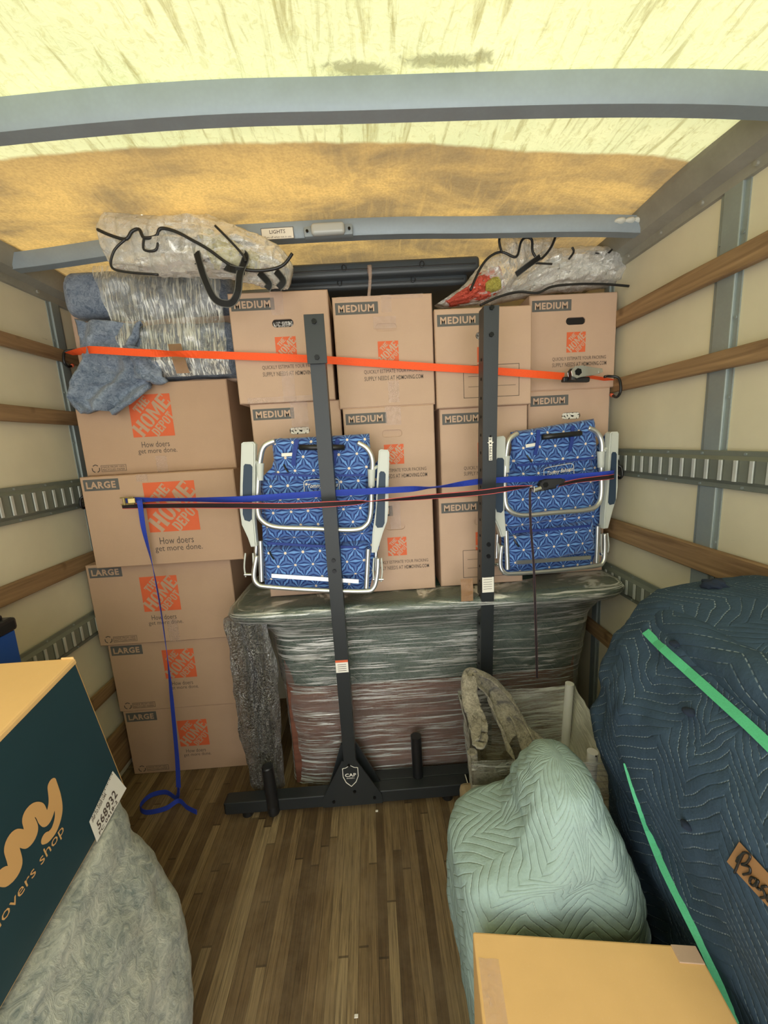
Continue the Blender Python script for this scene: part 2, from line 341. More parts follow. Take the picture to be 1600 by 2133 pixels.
def mk_film(name, sc=(3, 3, 70), lo=.52, hi=.66, base=.07, tint=(232, 234, 226), bumpst=.6, dist=1.2, haze=.9):
    n = NT(name); p = n.map(n.tc(), sc); f = n.noise(p, 1., 6, .62, dist); g = n.noise(n.map(n.tc(), (sc[0]*.6, sc[1]*.6, sc[2]*.25), (.15, .1, .1)), 1.3, 4, .6, dist)
    pt = n.ramp(n.noise(n.tc(), 3.2, 4), [(.3, .25), (.65, 1.)]); st = n.math('MULTIPLY', n.math('MAXIMUM', n.ramp(f, [(lo, 0.), (hi, 1.)]), n.ramp(g, [(lo+.04, 0.), (hi+.06, .9)])), pt); nb = n.bump(n.math('ADD', f, g), bumpst, .008)  # noise streaks put wrinkle highlights and haze into the plastic's whiteness
    gl = n.n.new('ShaderNodeBsdfGlossy'); gl.inputs['Roughness'].default_value = .16; gl.inputs['Color'].default_value = (*lin((250, 250, 245)), 1); n.l(nb, gl.inputs['Normal'])
    df = n.n.new('ShaderNodeBsdfDiffuse'); df.inputs[0].default_value = (*lin(tint), 1); n.l(nb, df.inputs['Normal'])
    mg = n.n.new('ShaderNodeMixShader'); mg.inputs[0].default_value = .45; n.l(df.outputs[0], mg.inputs[1]); n.l(gl.outputs[0], mg.inputs[2])
    tr = n.n.new('ShaderNodeBsdfTransparent'); mx = n.n.new('ShaderNodeMixShader'); fr = n.n.new('ShaderNodeFresnel'); fr.inputs[0].default_value = 1.45; n.l(nb, fr.inputs['Normal'])
    fac = n.math('ADD', n.math('MULTIPLY', st, haze), n.math('ADD', n.math('MULTIPLY', fr.outputs[0], .7), base)); fac = n.math('MINIMUM', fac, .95)
    n.l(fac, mx.inputs[0]); n.l(tr.outputs[0], mx.inputs[1]); n.l(mg.outputs[0], mx.inputs[2]); return n.done(mx.outputs[0])
FILM = mk_film('stretch_film', (2.6, 2.6, 85), .535, .60, .10); FILMV = mk_film('stretch_film_upright', (100, 45, 7), .50, .58, .20); FILMD = mk_film('stretch_film_loose', (16, 16, 30), .56, .72, .10)
BAG = mk_film('bag_plastic', (11, 11, 15), .54, .64, .26, (232, 232, 228), 1., 3., .6); FILMBIN = mk_film('stretch_film_bright', (3.2, 3.2, 62), .52, .58, .07, (250, 250, 236)); BUBBLE = None
def mk_bubble():
    n = NT('bubble_wrap'); vr = n.vor(n.tc(), 95); wr = n.noise(n.map(n.tc(), (16, 16, 5)), 2, 6, .65, 1.5); nb = n.bump(vr, 1., .012); nb = n.bump(wr, 1., .05, nb)
    gl = n.n.new('ShaderNodeBsdfGlossy'); gl.inputs['Roughness'].default_value = .12; n.l(nb, gl.inputs['Normal']); df = n.n.new('ShaderNodeBsdfDiffuse'); n.l(n.mix(n.ramp(vr, [(.1, 1.), (.42, 0.)]), lin((96, 92, 82)), lin((214, 212, 204))), df.inputs[0]); n.l(nb, df.inputs['Normal'])  # diffuse colour has pale dots imitating specular sparkle on the bubbles
    mg = n.n.new('ShaderNodeMixShader'); mg.inputs[0].default_value = .6; n.l(df.outputs[0], mg.inputs[1]); n.l(gl.outputs[0], mg.inputs[2]); tr = n.n.new('ShaderNodeBsdfTransparent'); mx = n.n.new('ShaderNodeMixShader')
    n.l(n.math('MULTIPLY', n.ramp(wr, [(.35, .6), (.6, .95)]), n.ramp(vr, [(.12, 1.), (.45, .8)])), mx.inputs[0]); n.l(tr.outputs[0], mx.inputs[1]); n.l(mg.outputs[0], mx.inputs[2]); return n.done(mx.outputs[0])
BUBBLE = mk_bubble()
def mk_floral():
    n = NT('floral_fabric'); p0 = n.tc(); p0 = n.vm('ADD', p0, n.vm('MULTIPLY', n.vm('SUBTRACT', n.noise_col(p0, 12), (.5, .5, .5)), (.012, 0, .012)))
    s = n.n.new('ShaderNodeSeparateXYZ'); n.l(p0, s.inputs[0]); S = 14.5
    cx = n.math('MULTIPLY', s.outputs[0], S); cz = n.math('MULTIPLY', s.outputs[2], S)
    def cell(ox, oz):
        a = n.math('WRAP', n.math('ADD', cx, ox), .5, -.5); b = n.math('WRAP', n.math('ADD', cz, oz), .45*1.732, -.45*1.732)
        return a, b, n.math('SQRT', n.math('ADD', n.math('MULTIPLY', a, a), n.math('MULTIPLY', b, b)))
    a1, b1, r1 = cell(0, 0); a2, b2, r2 = cell(.5, .45*1.732)
    k = n.math('LESS_THAN', r2, r1)
    def sel(u, v): return n.math('ADD', n.math('MULTIPLY', u, n.math('SUBTRACT', 1., k)), n.math('MULTIPLY', v, k))
    a, b, r = sel(a1, a2), sel(b1, b2), sel(r1, r2); th = n.math('ARCTAN2', b, a); pt = n.math('COSINE', n.math('MULTIPLY', th, 12.)); pb = n.math('COSINE', n.math('MULTIPLY', th, 6.))
    h = n.math('ADD', n.math('MULTIPLY', pt, .5), .5); c = n.ramp(h, [(.12, lin((18, 42, 104))), (.32, lin((58, 98, 166))), (.75, lin((104, 150, 208)))])
    c = n.mix(n.math('MULTIPLY', n.math('LESS_THAN', pb, -.55), .55), c, lin((24, 50, 124))); c = n.mix(n.math('LESS_THAN', r, .075), c, lin((232, 214, 190)))
    nb = n.bump(n.noise(n.tc(), 18, 4, .6, 1.), .5, .012); return n.done(n.bsdf(c, .65, 0, nb, .35, **{'Sheen Weight': .3}))
def _nc(s, v, sc):
    n = s.n.new('ShaderNodeTexNoise'); s.l(v, n.inputs['Vector']); n.inputs['Scale'].default_value = sc; return n.outputs['Color']
NT.noise_col = _nc
FLORAL = mk_floral(); BLUEF = plain('blue_trim_fabric', (34, 58, 134), .7, bump=.3); ARMP = plain('arm_plastic', (196, 200, 192), .4); NAVY = plain('arm_inset', (40, 58, 78), .6)
def webbing(name, rgb, edge=None):
    n = NT(name); uv = n.tc('UV'); s = n.n.new('ShaderNodeSeparateXYZ'); n.l(uv, s.inputs[0]); c = lin(rgb); col = c
    w_ = n.noise(n.tc(), 300, 2); col = n.mix(w_, tuple(k*.8 for k in c), tuple(min(1, k*1.1) for k in c))
    if edge:
        e = n.math('GREATER_THAN', n.math('ABSOLUTE', n.math('SUBTRACT', s.outputs[1], .5)), .40); col = n.mix(e, col, lin(edge))
    return n.done(n.bsdf(col, .65, 0, n.bump(w_, .2, .001), .3))
WORANGE = webbing('orange_webbing', (252, 92, 40)); WBLUE = webbing('blue_webbing', (48, 72, 182)); WBLACK = webbing('black_red_webbing', (42, 34, 36), (206, 92, 90)); WTAIL = webbing('black_webbing_tail', (34, 30, 32), (96, 44, 50)); WGREEN = webbing('green_webbing', (84, 182, 134)); WHAND = webbing('black_webbing', (22, 22, 22), (90, 90, 86))
TEALP = plain('teal_print', (30, 58, 66), .5, var=.15); TAN = plain('tan_print', (206, 160, 102), .6); BLUEP = plain('blue_plastic', (30, 78, 160), .4); GREYP = plain('grey_plastic', (62, 68, 72), .35, bump=.2, bsc=300)
RED = plain('red_cloth', (196, 84, 66), .8, var=.3); YEL = plain('olive_cloth', (176, 168, 84), .8, var=.3); LENS = plain('lamp_lens', (176, 180, 178), .25); SEAL = plain('sealant', (206, 208, 200), .7)

# ---------------------------------------------------------------- room shell
L, R, Y0, Y1 = -1.40, 1.12, -.9, 2.42
def zc(x): t = (x-L)/(R-L); return 2.465*(1-t)+2.435*t+.05*(1-(2*t-1)**2)
b = MB(); b.box(L-.05, R+.05, Y0, Y1+.05, -.06, 0); struct(b.build('floor', FLOOR, loc=(0, 0, 0)))
b = MB(); b.box(L-.04, L, Y0, Y1, 0, 2.50); struct(b.build('wall_left', WALL, loc=(L, 0, 0)))
b = MB(); b.box(R, R+.04, Y0, Y1, 0, 2.50); struct(b.build('wall_right', WALL, loc=(R, 0, 0)))
b = MB(); b.box(L-.04, R+.04, Y1, Y1+.04, 0, 2.52); struct(b.build('wall_back', WALL, loc=(0, Y1, 0)))
b = MB(); b.grid(lambda u, v: V((L-.03+(R-L+.06)*u, Y0+(Y1-Y0+.03)*v, zc(L+(R-L)*u)+.012*noise.noise(V((u*6, v*9, 0))))), 48, 60); struct(b.build('ceiling', CEIL, sm=True, loc=(0, 0, 0)))
# roof bows
def bow(n, ys, h, label):
    b = MB(); pts = []
    for i in range(25):
        t = i/24; x = L+.03+(R-L-.06)*t; pts.append((x, interp([(k, y) for k, y in ys], t)[0], zc(x)-.012))
    def sec(dy, dz): return [V((p[0], p[1]+dy, p[2]+dz)) for p in pts]
    prof = [(-.028, .0), (-.026, -h), (-.018, -h-.012), (.022, -h-.012), (.028, -h), (.03, 0)]
    vs = []; fs = []; k = len(prof)
    for i, p in enumerate(pts):
        for dy, dz in prof: vs.append(V((p[0], p[1]+dy, p[2]+dz)))
    for i in range(24):
        for j in range(k): fs.append([i*k+j, i*k+(j+1) % k, (i+1)*k+(j+1) % k, (i+1)*k+j])
    fs += [list(range(k)), list(range(24*k, 25*k))[::-1]]
    b.add(vs, fs); return struct(b.build(n, GALVB, sm='auto'), label)
bow('trim_1', [(0, 1.77), (.35, 1.70), (.7, 1.67), (1, 1.62)], .042, 'grey roof bow nearer the back wall carrying the lamp')
bow('trim_2', [(0, 1.14), (.5, 1.10), (1, 1.05)], .05, 'grey roof bow crossing the yellow roof near the top of the photo')
bow('trim_3', [(0, .46), (1, .44)], .05, 'grey roof bow above the camera')
bow('trim_4', [(0, 2.33), (1, 2.3)], .04, 'grey roof bow at the back wall')
# side cove rails
for n_, x, s, z0, z1 in (('trim_5', L, 1, 2.385, 2.475), ('trim_6', R, -1, 2.355, 2.445)):
    b = MB(); prof = [(0, z0-.03), (.012, z0-.028), (.016, z0), (.05, z0+.02), (.075, z1-.01), (.08, z1+.01), (0, z1+.02)]
    vs = []; ys = [Y0, 0, .6, 1.2, 1.8, Y1]
    for y in ys:
        for a, z in prof: vs.append(V((x+s*a, y, z)))
    k = len(prof); fs = [[i*k+j, i*k+(j+1) % k, (i+1)*k+(j+1) % k, (i+1)*k+j] for i in range(len(ys)-1) for j in range(k)]; fs += [list(range(k)), list(range((len(ys)-1)*k, len(ys)*k))]
    b.add(vs, fs)
    for i in range(18): y = Y0+.1+i*.18; b.cyl((x+s*.012, y, z0-.012), (x+s*.022, y, z0-.012), .007, 8)
    struct(b.build(n_, RAIL), 'weathered grey metal rail where the %s wall meets the roof' % ('left' if s > 0 else 'right'))
# posts
def post(n, x, s, ya, yb, top, label):
    b = MB(); d = .012
    for (p, q, t) in ((ya, ya+.018, .004), (yb-.018, yb, .004)): b.box(min(x, x+s*t), max(x, x+s*t), p, q, 0, top)
    b.box(min(x, x+s*d), max(x, x+s*d), ya+.016, yb-.016, 0, top, .003)
    for i in range(11):
        z = .12+i*.23
        for y in (ya+.009, yb-.009): b.cyl((x, y, z), (x+s*.007, y, z), .005, 8)
    struct(b.build(n, GALV), label)
post('trim_7', L, 1, 1.955, 2.035, 2.42, 'galvanised wall post on the left wall beside the large boxes')
post('trim_8', R, -1, 1.205, 1.30, 2.37, 'galvanised wall post on the right wall')
post('trim_9', R, -1, 1.83, 1.90, 2.37, 'galvanised wall post in the right back corner')
# sealant blob at bow end
b = MB()
for k in range(5):
    bm = bmesh.new(); bmesh.ops.create_icosphere(bm, subdivisions=2, radius=.022)
    for v in bm.verts: v.co *= 1+.25*noise.noise(v.co*60+V((k, 0, 0)))
    b.bm(bm, Matrix.Translation((R-.06-.018*k, 1.60+.012*(k % 2), 2.415)) @ Matrix.Diagonal((1, .8, .5, 1)))
struct(b.build('trim_10', SEAL, sm=True), 'white sealant smeared at the right end of the roof bow')

# ---------------------------------------------------------------- wall slats and tie rails
def slat(x, s, z0, z1, y0, y1, label):
    b = MB(); n = 14; vs = []; fs = []; t = .02
    for i in range(n+1):
        y = y0+(y1-y0)*i/n; dz = .0025*noise.noise(V((y*4, z0*9, 0)))
        for a, z in ((0, z0+dz), (t-.003, z0+dz), (t, z0+dz+.003), (t, z1+dz-.003), (t-.003, z1+dz), (0, z1+dz)): vs.append(V((x+s*a, y, z)))
    fs = [[i*6+j, i*6+(j+1) % 6, (i+1)*6+(j+1) % 6, (i+1)*6+j] for i in range(n) for j in range(6)]+[list(range(6)), list(range(n*6, n*6+6))]
    b.add(vs, fs); tag(b.build('wooden_slat', SLAT), label, 'slat', 'wooden wall slats')
g = .013
slat(L+g, 1, 2.097, 2.15, Y0+.1, 2.3, 'brown wooden rub slat on the left wall that the orange strap is hooked to')
slat(L+g, 1, 1.81, 1.873, Y0+.1, 2.3, 'wooden rub slat on the left wall just above the slotted steel rail')
slat(L+g, 1, 1.135, 1.205, Y0+.1, 2.3, 'wooden rub slat on the left wall below the upper slotted rail')
slat(L+g, 1, .47, .535, Y0+.1, 2.3, 'short visible wooden rub slat on the left wall below the lower slotted rail')
slat(L+g, 1, .06, .27, Y0+.1, 2.3, 'wide wooden kick board at the foot of the left wall')
slat(R-g, -1, 2.083, 2.148, Y0+.1, 2.3, 'topmost wooden slat on the right wall with a dark knot')
slat(R-g, -1, 1.813, 1.869, Y0+.1, 2.3, 'wooden slat on the right wall that the strap hook grips')
slat(R-g, -1, 1.165, 1.25, Y0+.1, 2.3, 'wooden slat on the right wall under the upper slotted rail')
slat(R-g, -1, .62, .69, Y0+.1, 2.3, 'low wooden slat on the right wall behind the wrapped table')
def etrack(x, s, z0, z1, label):
    b = MB(); h = z1-z0; prof = [(0, 0), (.004, .002), (.004, .016*1), (.016, .028), (.016, h-.028), (.004, h-.016), (.004, h-.002), (0, h)]
    ys = [Y0+.1+i*.1 for i in range(33)]; k = len(prof); vs = [V((x+s*a, y, z0+z)) for y in ys for a, z in prof]
    b.add(vs, [[i*k+j, i*k+(j+1) % k, (i+1)*k+(j+1) % k, (i+1)*k+j] for i in range(len(ys)-1) for j in range(k)]+[list(range(k)), list(range(32*k, 33*k))])
    r = thing('tie_rail', label, 'rail', (x, .7, z0), 'slotted steel tie rails'); b.build('rail_plate', TRACK, r)
    b = MB(); sl = MB()
    zm = (z0+z1)/2; hh = h*.27
    for i in range(60):
        y = Y0+.15+i*.051
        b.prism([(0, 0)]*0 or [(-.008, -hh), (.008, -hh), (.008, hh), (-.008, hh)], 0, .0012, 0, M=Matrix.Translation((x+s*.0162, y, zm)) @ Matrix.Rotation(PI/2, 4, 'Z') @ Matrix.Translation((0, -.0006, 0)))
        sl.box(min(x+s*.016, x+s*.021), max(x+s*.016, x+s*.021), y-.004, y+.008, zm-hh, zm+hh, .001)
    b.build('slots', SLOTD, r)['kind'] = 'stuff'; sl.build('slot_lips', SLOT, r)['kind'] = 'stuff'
    c = MB()
    for i in range(20):
        y = Y0+.2+i*.152
        for z in (z0+.009, z1-.009): c.cyl((x+s*.003, y, z), (x+s*.0075, y, z), .004, 8)
    c.build('rivets', GALV, r)['kind'] = 'stuff'
etrack(L+g, 1, 1.42, 1.56, 'slotted steel tie rail across the left wall at eye height')
etrack(L+g, 1, .797, .923, 'lower slotted steel tie rail on the left wall above the teal-printed box')
etrack(R-g, -1, 1.45, 1.568, 'slotted steel tie rail across the right wall, ending behind the right beach chair')
etrack(R-g, -1, .91, 1.03, 'lower slotted steel tie rail on the right wall beside the wrapped table')

# lamp and sticker on the bow
p0 = at(635, 490, 1.66); p1 = at(735, 482, 1.655)
yb = 1.655
r = thing('cargo_lamp', 'grey oblong cargo lamp mounted on the roof bow above the boxes', 'lamp', (p0+p1)/2)
b = MB(); cx = (p0.x+p1.x)/2; hz = (p0.z+p1.z)/2; wd = (p1.x-p0.x)/2
T = Matrix.Translation((cx, yb, hz)) @ Matrix.Rotation(-.02, 4, 'Y')
b.box(-wd, wd, -.02, .015, -.018, .018, .005, M=T); b.build('lamp_base', GALVB, r, 'auto')
b = MB(); b.box(-wd*.68, wd*.68, -.045, -.016, -.022, .018, .012, M=T, seg=4); b.build('lamp_lens', LENS, r, True)
for sx in (-.86, .86): b = MB(); b.cyl(T @ V((sx*wd, -.026, 0)), T @ V((sx*wd, -.02, 0)), .005, 10); b.build('screw', BOLT, r)
p0 = at(540, 488, yb-.031); p1 = at(607, 463, yb-.031)
T = Matrix.Translation(((p0.x+p1.x)/2, yb+.006, (p0.z+p1.z)/2)) @ Matrix.Rotation(-.02, 4, 'Y'); hw = (p1.x-p0.x)/2; hh = .020
b = MB(); b.mi = 0; b.box(-hw, hw, -.0008, .0, -hh, hh, M=T); b.mi = 1
for (x0, x1, z0, z1) in ((-hw, hw, hh-.0015, hh), (-hw, hw, -hh, -hh+.0015), (-hw, -hw+.0015, -hh, hh), (hw-.0015, hw, -hh, hh)): b.box(x0, x1, -.0012, -.0007, z0, z1, M=T)
b.text('LIGHTS', 0, .006, .013, -.0013, align='C', M=T, bold=.01); b.text('Turn off when not in use', 0, -.012, .007, -.0013, align='C', M=T)
tag(b.build('lamp_sticker', [PAPER, INK], loc=T.translation), 'small white sticker reading LIGHTS on the roof bow', 'sticker')

# ---------------------------------------------------------------- cartons
def rc(x0, x1, z0, z1): return [(x0, z0), (x1, z0), (x1, z1), (x0, z1)]
def arc(cx, cz, rx, rz, tx, tz, a0, a1, n=7):
    out = []
    P = lambda a, k: (cx+(rx-tx*k)*math.copysign(abs(math.cos(a))**.75, math.cos(a)), cz+(rz-tz*k)*math.copysign(abs(math.sin(a))**.75, math.sin(a)))
    for i in range(n):
        a, b_ = a0+(a1-a0)*i/n, a0+(a1-a0)*(i+1)/n; out.append([P(a, 1), P(a, 0), P(b_, 0), P(b_, 1)])
    return out
H2 = PI/2
GLY = {'H': (.78, [rc(0, .27, 0, 1), rc(.51, .78, 0, 1), rc(.29, .49, .42, .58), rc(-.04, -.001, .0, .1), rc(-.04, -.001, .9, 1), rc(.781, .82, 0, .1), rc(.781, .82, .9, 1)]),
       'O': (.74, arc(.345, .5, .345, .5, .23, .12, H2+.0, 3*H2)+arc(.395, .5, .345, .5, .23, .12, -H2, H2)),
       'M': (1.02, [rc(0, .2, 0, 1), rc(.78, 1.02, 0, 1), [(.21, 1), (.21, .62), (.48, .03), (.48, .42)], [(.5, .42), (.5, .03), (.77, .62), (.77, 1)]]),
       'E': (.66, [rc(0, .25, 0, 1), rc(.26, .66, .85, 1), rc(.26, .66, 0, .15), rc(.26, .52, .43, .57), rc(.58, .66, .70, .849), rc(.58, .66, .151, .30)]),
       'T': (.68, [rc(0, .68, .84, 1), rc(.21, .47, 0, .82), rc(0, .09, .68, .839), rc(.59, .68, .68, .839)]),
       'D': (.72, [rc(0, .25, 0, 1)]+arc(.28, .5, .44, .5, .25, .13, -H2, H2)),
       'P': (.66, [rc(0, .25, 0, 1)]+arc(.28, .71, .38, .29, .22, .12, -H2, H2))}
def stencil(mb, txt, x, z, h, y, w, a):
    tot = sum(GLY[c][0] for c in txt)+.12*(len(txt)-1); k = w/tot; ox = -w/2; ca, sa = math.cos(a), math.sin(a)
    for c in txt:
        for pl in GLY[c][1]:
            mb.poly([(x+(ox+q[0]*k)*ca-(q[1]-.5)*h*sa, y, z+(ox+q[0]*k)*sa+(q[1]-.5)*h*ca) for q in pl])
        ox += (GLY[c][0]+.12)*k
def logo(mb, cx, cz, S, y, o=0, c=1):
    mb.mi = o; mb.box(cx-S/2, cx+S/2, y-.0006, y, cz-S/2, cz+S/2)
    mb.mi = c; yy = y-.0009; a = PI/4; d = S
    def on(txt, off, w, h, along=0):  # off: distance up-left of the diagonal
        x = cx+(-off+along)*math.cos(a); z = cz+(off+along)*math.sin(a)
        stencil(mb, txt, x, z, h, yy, w, a)
    on('HOME', .0*d, 1.10*d, .36*d, .01*d); on('THE', .325*d, .42*d, .21*d, .04*d); on('DEPOT', -.325*d, .64*d, .22*d, .03*d)
def carton(label, group, p, wd, dp, ht, kind, rz=0, lean=0, card=None, tapes=(), panel=False, noprint=(), logoS=None, lx=None, lz=None, hole='closed', cat='box', size=True, rec=True, name='cardboard_box', rx=0):
    card = card or CARD
    T = Matrix.Translation(p) @ Matrix.Rotation(rz, 4, 'Z') @ Matrix.Rotation(lean, 4, 'Y') @ Matrix.Rotation(rx, 4, 'X')
    r = thing(name, label, cat, p, group); h2 = wd/2
    b = MB(T); bm = bmesh.new()
    X0, X1 = -h2, h2; hx, hz, hw, hh = 0+.01, ht*.72, .042, .015
    bv = .004
    if kind == 'medium':
        outer = [(X0+bv, bv), (X1-bv, bv), (X1-bv, ht-bv), (X0+bv, ht-bv)]; inner = []
        for k in range(9): a = PI/2+PI*k/8; inner.append((hx-hw+hh+hh*math.cos(a), hz+hh*math.sin(a)))
        for k in range(9): a = -PI/2+PI*k/8; inner.append((hx+hw-hh+hh*math.cos(a), hz+hh*math.sin(a)))
        vo = [bm.verts.new((a, 0, c)) for a, c in outer]; vi = [bm.verts.new((a, 0, c)) for a, c in inner]
        es = [bm.edges.new((vo[i], vo[(i+1) % 4])) for i in range(4)]+[bm.edges.new((vi[i], vi[(i+1) % len(vi)])) for i in range(len(vi))]
        bmesh.ops.triangle_fill(bm, edges=es, use_beauty=True)
        n = len(vi); vb = [bm.verts.new((v.co.x, .006, v.co.z)) for v in vi]
        for i in range(n): bm.faces.new((vi[i], vi[(i+1) % n], vb[(i+1) % n], vb[i]))
        fc = bm.faces.new(vb); b.bm(bm)
        bm = bmesh.new()
    rim = [(X0+bv, 0, bv), (X1-bv, 0, bv), (X1-bv, 0, ht-bv), (X0+bv, 0, ht-bv)]
    r2 = [(X0, bv, 0), (X1, bv, 0), (X1, bv, ht), (X0, bv, ht)]; r3 = [(X0, dp, 0), (X1, dp, 0), (X1, dp, ht), (X0, dp, ht)]
    fs = [[i, (i+1) % 4, 4+(i+1) % 4, 4+i] for i in range(4)]+[[4+i, 4+(i+1) % 4, 8+(i+1) % 4, 8+i] for i in range(4)]+[[8, 9, 10, 11]]
    if kind != 'medium': fs.append([3, 2, 1, 0])
    b.add(rim+r2+r3, fs)
    # flap seams on top and little corner lifts
    b.box(X0+.004, X1-.004, dp/2-.002, dp/2+.002, ht-.001, ht+.001)
    b.build('carton', card, r)
    if kind == 'medium' and hole != 'closed':
        q = MB(T); q.box(hx-hw+.001, hx+hw-.001, .0050, .0058, hz-hh+.001, hz+hh-.001)
        if hole == 'open': pass
        else:
            q.mi = 1; q.grid(lambda u, v: V((hx-hw+.004+(2*hw-.008)*u, .0046-.002*noise.noise(V((u*9+wd*90, v*3, 0))), hz-hh+.002+(2*hh-.004-(.006 if hole == 'mix' else 0))*v)), 20, 6)
        q.build('hand_hole', [DARK, {'white': CRINK, 'dark': DARK, 'mix': CRINK, 'paper': PAPER}[hole] if hole != 'open' else DARK], r)
    y = -.0003
    if size:
        b = MB(T); lw, lh = (.168, .044) if kind == 'medium' else (.152, .050)
        x0 = X0+(.010 if kind == 'medium' else .014); z1 = ht-(.022 if kind == 'medium' else .012)
        b.mi = 0; b.box(x0, x0+lw, y-.0006, y, z1-lh, z1); b.mi = 1
        b.text('MEDIUM' if kind == 'medium' else 'LARGE', x0+lw*.07, z1-lh*.82, lh*.62, y-.0009, w=lw*.84, bold=.035)
        b.build('size_label', [PRINT, card], r)['label'] = 'dark printed block reading ' + ('MEDIUM' if kind == 'medium' else 'LARGE')
    S = logoS or (.082 if kind == 'medium' else .185); cx = lx if lx is not None else (.014 if kind == 'medium' else 0.0); cz = lz if lz is not None else (ht*.5 if kind == 'medium' else ht*.56)
    b = MB(T); logo(b, cx, cz, S, y); b.build('printed_logo', [ORANGE, card], r)['label'] = 'orange square logo reading THE HOME DEPOT'
    b = MB(T)
    if kind == 'medium' and not panel:
        b.text('QUICKLY ESTIMATE YOUR PACKING', -.088, ht*.305, .0165, y-.0006, w=.235); b.text('SUPPLY NEEDS AT', -.088, ht*.245, .0165, y-.0006, w=.124)
        b.text('HDMOVING.COM', .042, ht*.245, .0165, y-.0006, w=.108, bold=.015); b.build('printed_text', INK, r)
    elif kind == 'medium':
        for (xa, xb, za, zb) in ((-.085, .145, .035, .037), (-.085, .145, .160, .162), (-.085, -.083, .035, .162), (.143, .145, .035, .162), (-.065, .130, .078, .0795), (-.065, .130, .118, .1195)): b.box(xa, xb, y-.0006, y, za, zb)
        b.build('address_panel', INK, r)['label'] = 'outlined panel with two blank lines'
    else:
        k = S/.185
        b.text('How doers', cx, cz-S/2-.034*k, .026*k, y-.0006, w=.125*k, align='C'); b.text('get more done.', cx+.005, cz-S/2-.066*k, .029*k, y-.0006, w=.175*k, align='C')
        b.build('printed_text', INK, r)
        if rec:
            b = MB(T); x0 = X0+.028; z0 = .018
            for k in range(3):
                a = PI/2+k*2*PI/3; c = V((x0+.018, 0, z0+.014)); p1 = c+V((math.cos(a-.75)*.017, 0, math.sin(a-.75)*.017)); p2 = c+V((math.cos(a+.75)*.017, 0, math.sin(a+.75)*.017))
                pm = c+V((math.cos(a)*.018, 0, math.sin(a)*.018))
                for u, v in ((p1, pm), (pm, p2)):
                    d = (v-u).normalized(); nn = V((-d.z, 0, d.x))*.0022; b.poly([u-nn+V((0, y-.0006, 0)), v-nn+V((0, y-.0006, 0)), v+nn+V((0, y-.0006, 0)), u+nn+V((0, y-.0006, 0))])
            xa, xb, za, zb = x0+.042, x0+.155, z0-.001, z0+.028
            for q in ((xa, xb, za, za+.0015), (xa, xb, zb-.0015, zb), (xa, xa+.0015, za, zb), (xb-.0015, xb, za, zb)): b.box(q[0], q[1], y-.0006, y, q[2], q[3])
            b.text('MADE FROM 100%', xa+.006, z0+.015, .009, y-.0006, w=.1); b.text('RECYCLED PAPER', xa+.006, z0+.003, .009, y-.0006, w=.1)
            b.build('recycling_mark', INK, r)
    for i, (xa, xb, za, zb) in enumerate(tapes):
        b = MB(T); n = 8
        b.grid(lambda u, v: V((xa+(xb-xa)*u+.0012*math.sin(v*23+i), -.0015-.0006*noise.noise(V((u*5, v*9, i))), za+(zb-za)*v)), n, n)
        b.build('tape_strip', TAPE, r, True)
    return r
CRINK = mk_felt('crinkled_foil', (60, 56, 56), (210, 206, 204), 40, (.42, .58))
GL = 'large moving boxes stacked against the left wall'
def LB(label, x0, x1, y, z0, z1, **k):
    return carton(label, GL, V(((x0+x1)/2, y, z0)), x1-x0, .40, z1-z0, 'large', card=CARDL, **k)
LB('bottom large moving box of the left stack, standing on the floor', -1.335, -.70, 1.865, .0, .372, lx=.02, lz=.22, logoS=.15)
LB('large moving box, second from the floor in the left stack', -1.345, -.695, 1.860, .372, .745, lx=.01, lz=.245, logoS=.155)
LB('third large moving box from the floor in the left stack', -1.368, -.692, 1.845, .745, 1.155, lx=-.01, lz=.25, logoS=.175, tapes=[(.0, .05, 0, .12)])
LB('large moving box with the biggest orange logo, crossed by two straps', -1.275, -.605, 1.785, 1.155, 1.572, lx=.045, lz=.265, logoS=.225, rec=False, tapes=[(-.09, -.04, .385, .417)])
LB('topmost large moving box, under the loose blue-grey blanket end', -1.295, -.615, 1.865, 1.572, 1.97, lx=-.01, lz=.255, logoS=.185, size=False, tapes=[(-.02, .03, .0, .075)])
GM = 'medium moving boxes on the wrapped table'
def MBX(label, x0, x1, y, z0, z1, **k):
    return carton(label, GM, V(((x0+x1)/2, y, z0)), x1-x0, .42, z1-z0, 'medium', **k)
zt = 1.0
MBX('medium box topping the leftmost column, silver wrapping in its hand hole', -.510, -.122, 1.675, 1.835, 2.252, rz=.0, hole='mix', tapes=[(-.03, .02, .33, .417), (-.015, .035, .0, .12), (-.16, .14, .0, .022)])
MBX('medium box second in the leftmost column, white paper showing in its hand hole', -.475, -.105, 1.69, 1.42, 1.835, hole='paper', tapes=[(-.02, .05, .30, .415)])
MBX('medium box at the bottom of the leftmost column behind the left beach chair', -.475, -.100, 1.69, zt, 1.42)
MBX('medium box topping the second column, tape over its hand hole', -.106, .286, 1.665, 1.795, 2.218, tapes=[(-.04, .05, .30, .345), (-.005, .035, .36, .423), (.005, .05, .015, .10), (-.18, .16, .408, .4225)])
MBX('medium box in the middle of the second column, shiny tape beside its size block', -.095, .280, 1.665, 1.405, 1.795, tapes=[(-.015, .05, .315, .39)])
MBX('torn-topped medium box at the bottom of the second column on the wrapped table', -.09, .262, 1.665, zt, 1.405, tapes=[(-.01, .035, .28, .40)])
MBX('medium box with an outlined address panel at the top of the third column', .292, .682, 1.655, 1.775, 2.155, panel=True, hole='white')
MBX('medium box in the middle of the third column, half hidden by the right upright', .305, .675, 1.675, 1.40, 1.775)
MBX('bottom medium box of the third column, beside the right beach chair', .290, .660, 1.675, zt, 1.40, panel=True)
